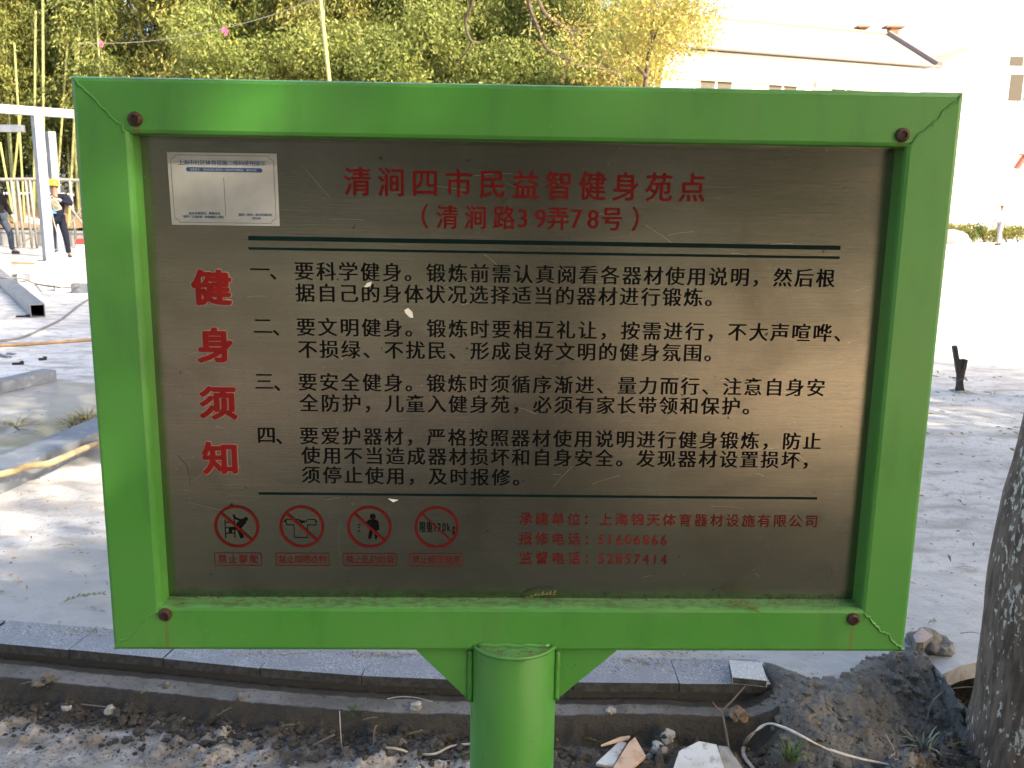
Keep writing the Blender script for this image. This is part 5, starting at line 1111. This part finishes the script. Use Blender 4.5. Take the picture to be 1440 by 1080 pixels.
for (x0, x1, ya, yb) in ((1417, 1462, 80, 93), (1415, 1462, 105, 142)):
    A_, B_ = atY(x0, yb, YG), atY(x1, ya, YG); q = MB(); q.box(((A_.x + B_.x) / 2, YG - .03, (A_.z + B_.z) / 2), (B_.x - A_.x + .12, .06, B_.z - A_.z + .12)); w_ = q.build('window', m_frame, b2_)
    for k_ in range(2): MB().box((A_.x + (B_.x - A_.x) * (.25 + .5 * k_), YG - .07, (A_.z + B_.z) / 2), ((B_.x - A_.x) * .44, .02, B_.z - A_.z)).build('pane', m_glass, w_)
p = atY(1436, 228, YG - .3); o = MB().box((p.x - .0, p.y, p.z), (.14, .4, .7), Matrix.Rotation(.5, 3, 'Y')).box((p.x + .1, p.y, p.z + .36), (.35, .4, .08)).build('wall_lamp', M('red_brown_metal', (.3, .07, .05), .6)); tag(o, 'red brown fitting on the wall at the right edge', 'wall fitting')
p = atY(1390, 78, YG - 1); o = MB().box((p.x, p.y, p.z), (.35, .04, .3), Matrix.Rotation(.2, 3, 'Y')).box((p.x - .2, p.y, p.z - .08), (.25, .05, .22)).build('hung_laundry', M('purple_cloth', (.32, .2, .6), .8)); tag(o, 'small purple and white laundry hanging by the roof edge', 'laundry')
# hedge and spoil heap
g = np.random.default_rng(91)
for i, px in enumerate((1350, 1366, 1382, 1398, 1414, 1430, 1446)):
    c0 = G(px, 342); c0.y += .8; hb = thing('hedge_bush', ('yellow green clipped hedge bush right of the board', 'darker round bush in the middle of the clipped hedge')[i == 2], 'hedge', (c0.x, c0.y, 0), 0, None if i == 2 else 'bushes of the clipped hedge')
    q = MB(); leafcloud(q, [(g.uniform(-.25, .25), g.uniform(-.3, .3), g.uniform(.2, .62), .32) for _ in range(7)], 1500, .07, g, .6); q.build('foliage', m_hleaf if i != 2 else m_tleaf, hb)
    q = MB()
    for k_ in range(5): a = k_ * 1.3; q.tube([(0, 0, -.02), (.1 * math.cos(a), .1 * math.sin(a), .25), (.2 * math.cos(a), .2 * math.sin(a), .5)], [.02, .015, .008], 5)
    q.build('stem', m_bark2, hb)
p = G(1342, 343); me = stone_mesh('sand_heap', .5, M('white_sand', (.6, .58, .56), .9), 3, flat=.9, sub=4, rough=.12); o = link('sand_heap', me, None, (p.x, p.y, .1)); tag(o, 'small pale heap of sand beside the hedge', 'sand heap')
# ------------------------------------------------------------------ bamboo grove and trees behind
def bamboo(name, lab, sd, H, nb, ml, mc, lo=2.0, group=None, thick=.035, lean=.3, nl=85):
    g = np.random.default_rng(sd); root = thing(name, lab, 'bamboo', (0, 0, 0), 0, group); la = g.uniform(0, 6.28); pts = []
    for i in range(12): u = i / 11; pts.append(Vector((math.cos(la) * lean * H * .25 * u ** 2.4, math.sin(la) * lean * H * .25 * u ** 2.4, H * u - .03 * H * u ** 3)))
    q = MB(); q.tube(pts, [thick * (1 - .75 * i / 11) for i in range(12)], 6)
    vs_ = []; F = 0; ql = MB(); P0 = []; A0 = []; B0 = []
    for i in range(nb):
        u = (lo / H) + (1 - lo / H) * (i + g.random()) / nb; k_ = min(10, int(u * 11)); p = pts[k_].lerp(pts[k_ + 1], u * 11 - k_); a = g.uniform(0, 6.28); L_ = g.uniform(.5, 1.5) * (1.15 - .6 * u)
        d = Vector((math.cos(a), math.sin(a), g.uniform(.3, 1.0))).normalized(); bp_ = [p]
        for j in range(4): bp_.append(bp_[-1] + d * L_ / 4); d = (d + Vector((0, 0, -.38))).normalized()
        q.tube(bp_, [.008, .006, .005, .004, .003], 3, cap=False)
        for j in range(nl):
            v = g.random() ** .7 * 3.999; kk = int(v); bpnt = bp_[kk].lerp(bp_[kk + 1], v - kk) + Vector(g.normal(size=3)) * .15
            ld = Vector((math.cos(a) * .4 + g.normal() * .5, math.sin(a) * .4 + g.normal() * .5, -.7 + g.normal() * .35)).normalized() * g.uniform(.09, .17)
            sd_ = ld.cross(Vector(g.normal(size=3))).normalized() * ld.length * .15
            ql.add([bpnt, bpnt + ld * .4 + sd_, bpnt + ld, bpnt + ld * .4 - sd_], [(0, 1, 2, 3)])
    q.build('culm', mc, root); ql.build('foliage', ml, root); return root
LABB = 'leafy yellow green bamboo in the grove behind the building site'; GRB = 'bamboos of the grove'
BV = [bamboo('bamboo', LABB, 100 + i, (8.6, 9.6, 7.8, 9.0, 8.2)[i], 46, (m_bleaf, m_bleaf3, m_bleaf, m_bleaf2, m_bleaf3)[i], m_culm, lo=(3.2, 3.0, 2.4, 2.6, 3.4)[i], group=GRB, thick=.045, lean=.25 + .06 * i) for i in range(5)]
g = np.random.default_rng(55); cnt = 0; first = [True] * 5
rows = [(25.6, .62), (26.6, .62), (27.8, .7), (29.2, .8), (31, 1.0)]
for ri, (yy, stp) in enumerate(rows):
    x = -.62 * yy - 1.0
    while x < 3.0 + .3 * ri:
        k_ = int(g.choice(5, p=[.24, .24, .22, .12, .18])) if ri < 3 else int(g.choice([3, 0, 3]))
        X_, Y_ = x + g.normal() * .25, yy + g.normal() * .35
        xf = X_ / Y_
        hs = g.uniform(.85, 1.12)
        if xf > .06: hs *= .80
        z_ = .55
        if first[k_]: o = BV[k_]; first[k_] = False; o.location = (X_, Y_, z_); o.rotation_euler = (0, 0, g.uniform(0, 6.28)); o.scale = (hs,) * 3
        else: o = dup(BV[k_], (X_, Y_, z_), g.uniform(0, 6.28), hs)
        cnt += 1; x += stp * g.uniform(.7, 1.3)
print('bamboos', cnt)
# pale bare culms seen in front of the grove
for i, (xa, ya, xb, yb, Yq, th, lab) in enumerate(((446, -40, 466, 140, 21, .045, 'thick pale yellow leaning bamboo pole rising behind the top bar'), (60, -20, 62, 345, 25.2, .035, 'straight pale bare bamboo pole left of the board'), (50, 15, 48, 250, 25.3, .03, 'thin pale bamboo pole beside the taller bare one'),
        (95, 60, 78, 300, 25.3, .028, 'leaning pale bamboo pole right of the gantry post'), (0, 200, 25, 340, 25.3, .03, 'leaning bamboo pole above the walking person'), (30, 150, 12, 320, 25.4, .03, 'thin green bamboo pole above the railing at the left edge'), (112, 40, 96, 330, 25.2, .035, 'pale bamboo pole close to the left bar of the board'), (20, 60, 36, 330, 25.4, .028, 'bamboo pole slanting behind the gantry beam'))):
    a = atY(xa, ya, Yq); b_ = atY(xb, yb, Yq); base_z = 0 if Yq < 25 else .6
    d = (b_ - a).normalized(); b_ = b_ + d * max(0, (b_.z - base_z) / -d.z) if d.z < 0 else b_
    q = MB(); n = 22; pp = [a.lerp(b_, u) for u in np.linspace(0, 1, n)]; q.tube(pp, th, 8)
    for k_ in range(2, n, 3): q.tube([pp[k_] - d * .015, pp[k_] + d * .015], th * 1.18, 8)
    o = q.build('bamboo_pole', m_culmpale); tag(o, lab, 'bamboo pole')
# dead bare stems and twigs across the grove, left half
# broad trees behind the grove
for i, (x, y, h, cr) in enumerate(((-22, 35, 11, 4), (-15.5, 36, 11.5, 4), (-9, 35, 11, 4), (-3.5, 36, 10.5, 3.8), (.5, 34, 8.6, 2.8))):
    if i == 0: dk = tree('evergreen_tree', 'dark evergreen tree crown behind the bamboo grove', (x, y, .5), h, cr, 16000, .30, m_tleaf, m_bark2, 60, .2, 'dark trees behind the bamboo grove', start=.2)
    else: dup(dk, (x, y, .5), i * 1.1, h / 11)
# bushy front layer: leafy clumps low behind the board
for i, (x, y, s_) in enumerate(((-7, 24.9, 1), (-4, 24.9, 1.1), (-1, 25.2, 1), (1.6, 25, .95))):
    if i == 0: bs = tree('leafy_bush', 'tall leafy bush at the front of the bamboo grove', (x, y, .6), 4.6, 2.0, 15000, .11, m_bleaf3, m_bark2, 63, .07, 'bushes at the front of the grove', cat='bush', start=.15)
    else: dup(bs, (x, y, .6), i * 1.7, s_)
for i, (x, y, s_) in enumerate(((-19, 29.5, 1), (-17, 28.6, 1.05), (-15, 29.4, .95), (-13, 28.8, 1.05), (-11, 29.6, 1), (-9, 29, .95), (-20.5, 28.5, 1.1), (-18, 31.5, 1.2), (-14, 31.5, 1.25), (-10.5, 31.5, 1.2), (-16, 27.2, .8), (-12.6, 27, .75))):
    if i == 0: ub = tree('undergrowth_bush', 'dark undergrowth bush behind the bare bamboo stems at the left', (x, y, .4), 4.4, 2.3, 9000, .15, m_bleaf2, m_bark2, 66, .07, 'undergrowth bushes behind the bamboo stems', cat='bush', start=.08)
    else: dup(ub, (x, y, .4), i * 1.7, s_)
# yellow tree with sparse leaves and reddish dead leaves
yt = tree('yellowing_tree', 'sparse yellow tree with reddish dead leaves left of the long building', (3.2, 23.5, 0), 6.2, 2.2, 9000, .10, m_yleaf, m_bark2, 71, .09, start=.3)
yt2 = tree('yellowing_tree', 'bushier yellow tree behind the sparse one, its crown over the building wall', (4.2, 28.5, 0), 7.0, 2.2, 10000, .11, m_yleaf, m_bark2, 72, .09, start=.3)
# hanging limbs nearer to the board
q = MB(); YL = 13.0
lt = thing('overhanging_branch', 'bare brown forked branch hanging down in front of the yellow tree', 'branch', (0, 0, 0))
def lim(pts, r0, name='limb'):
    P_ = smooth([atY(px, py, YL + .1 * i) for i, (px, py) in enumerate(pts)], 3); MB().tube(P_, [r0 * (1 - .7 * i / len(P_)) for i in range(len(P_))], 6).build(name, m_bark2, lt); return P_
B1 = lim([(738, -30), (745, 10), (756, 38), (767, 66), (785, 78), (803, 84), (815, 93), (840, 95), (868, 103)], .035)
B2 = lim([(746, -30), (762, 12), (780, 30), (800, 42), (812, 68), (808, 62)], .028); B3 = lim([(800, 42), (818, 50), (822, 80)], .014); B4 = lim([(803, 84), (795, 95), (790, 118)], .012); B5 = lim([(868, 103), (880, 90), (892, 82)], .010); B6 = lim([(840, 95), (848, 80), (852, 70)], .010); B7 = lim([(800, 42), (830, 40), (850, 30)], .012)
lt2 = lt; lt = thing('overhanging_branch', 'dark curved branch hanging in front of the middle of the grove', 'branch', (0, 0, 0))
lim([(668, -30), (664, 5), (655, 25), (657, 45), (664, 58), (680, 60)], .03); lim([(664, 58), (655, 75), (640, 90)], .014)
q = MB(); g = np.random.default_rng(8); cen = [(p.x, p.y, p.z, .22) for p in (B1 + B2 + B3 + B5 + B6 + B7)[6::3]]; leafcloud(q, cen, 900, .05, g); q.build('leaves', m_yleaf, lt2)
# rope with ribbons
p0, p1_, p2 = atY(225, 56, 20), atY(315, 40, 19), atY(440, 0, 18)
ro_ = thing('marker_rope', 'thin rope with pink ribbons strung across the front of the grove', 'rope')
ctrl = [atY(110, 62, 21), atY(180, 60, 20.5), p0, atY(270, 49, 19.5), p1_, atY(380, 22, 18.5), p2, atY(520, -30, 17.5)]
MB().tube(smooth(ctrl, 4), .006, 5).build('rope', m_rope, ro_)
for c_, w_ in ((p1_, .075), (atY(141, 58, 20.6), .06)):
    q = MB(); q.box((c_.x, c_.y, c_.z - .02), (w_ * 1.6, .02, w_), Matrix.Rotation(-.5, 3, 'Y'), .6); q.box((c_.x + .04, c_.y, c_.z - .08), (w_ * .6, .015, w_ * 1.4), Matrix.Rotation(.4, 3, 'Y'), .7); q.build('ribbon', m_pink, ro_)
# things behind the photographer that the steel panel mirrors
bw = thing('rear_building', 'warm plastered apartment block behind the photographer', 'building', (6, -30, 0))
MB().box((0, 0, 5), (26, 8, 10.3)).build('wall', M('warm_render', (.5, .38, .28), .9), bw)
for i in range(6):
    for k_ in range(3): MB().box((-10 + i * 4, 4.03, 2 + k_ * 3), (1.6, .06, 1.5)).build('window', m_glass, bw)
for i, x in enumerate((-9, -6, -3, 0, 3)):
    if i == 0: bh = tree('rear_bush', 'dense dark bush behind the photographer', (x, -7.5, -.14), 2.6, 1.7, 7000, .12, m_tleaf, m_bark2, 81, .06, 'bushes behind the photographer', cat='bush', start=.15)
    else: dup(bh, (x, -7.5 - (i % 2), -.14), i * 1.2, 1)
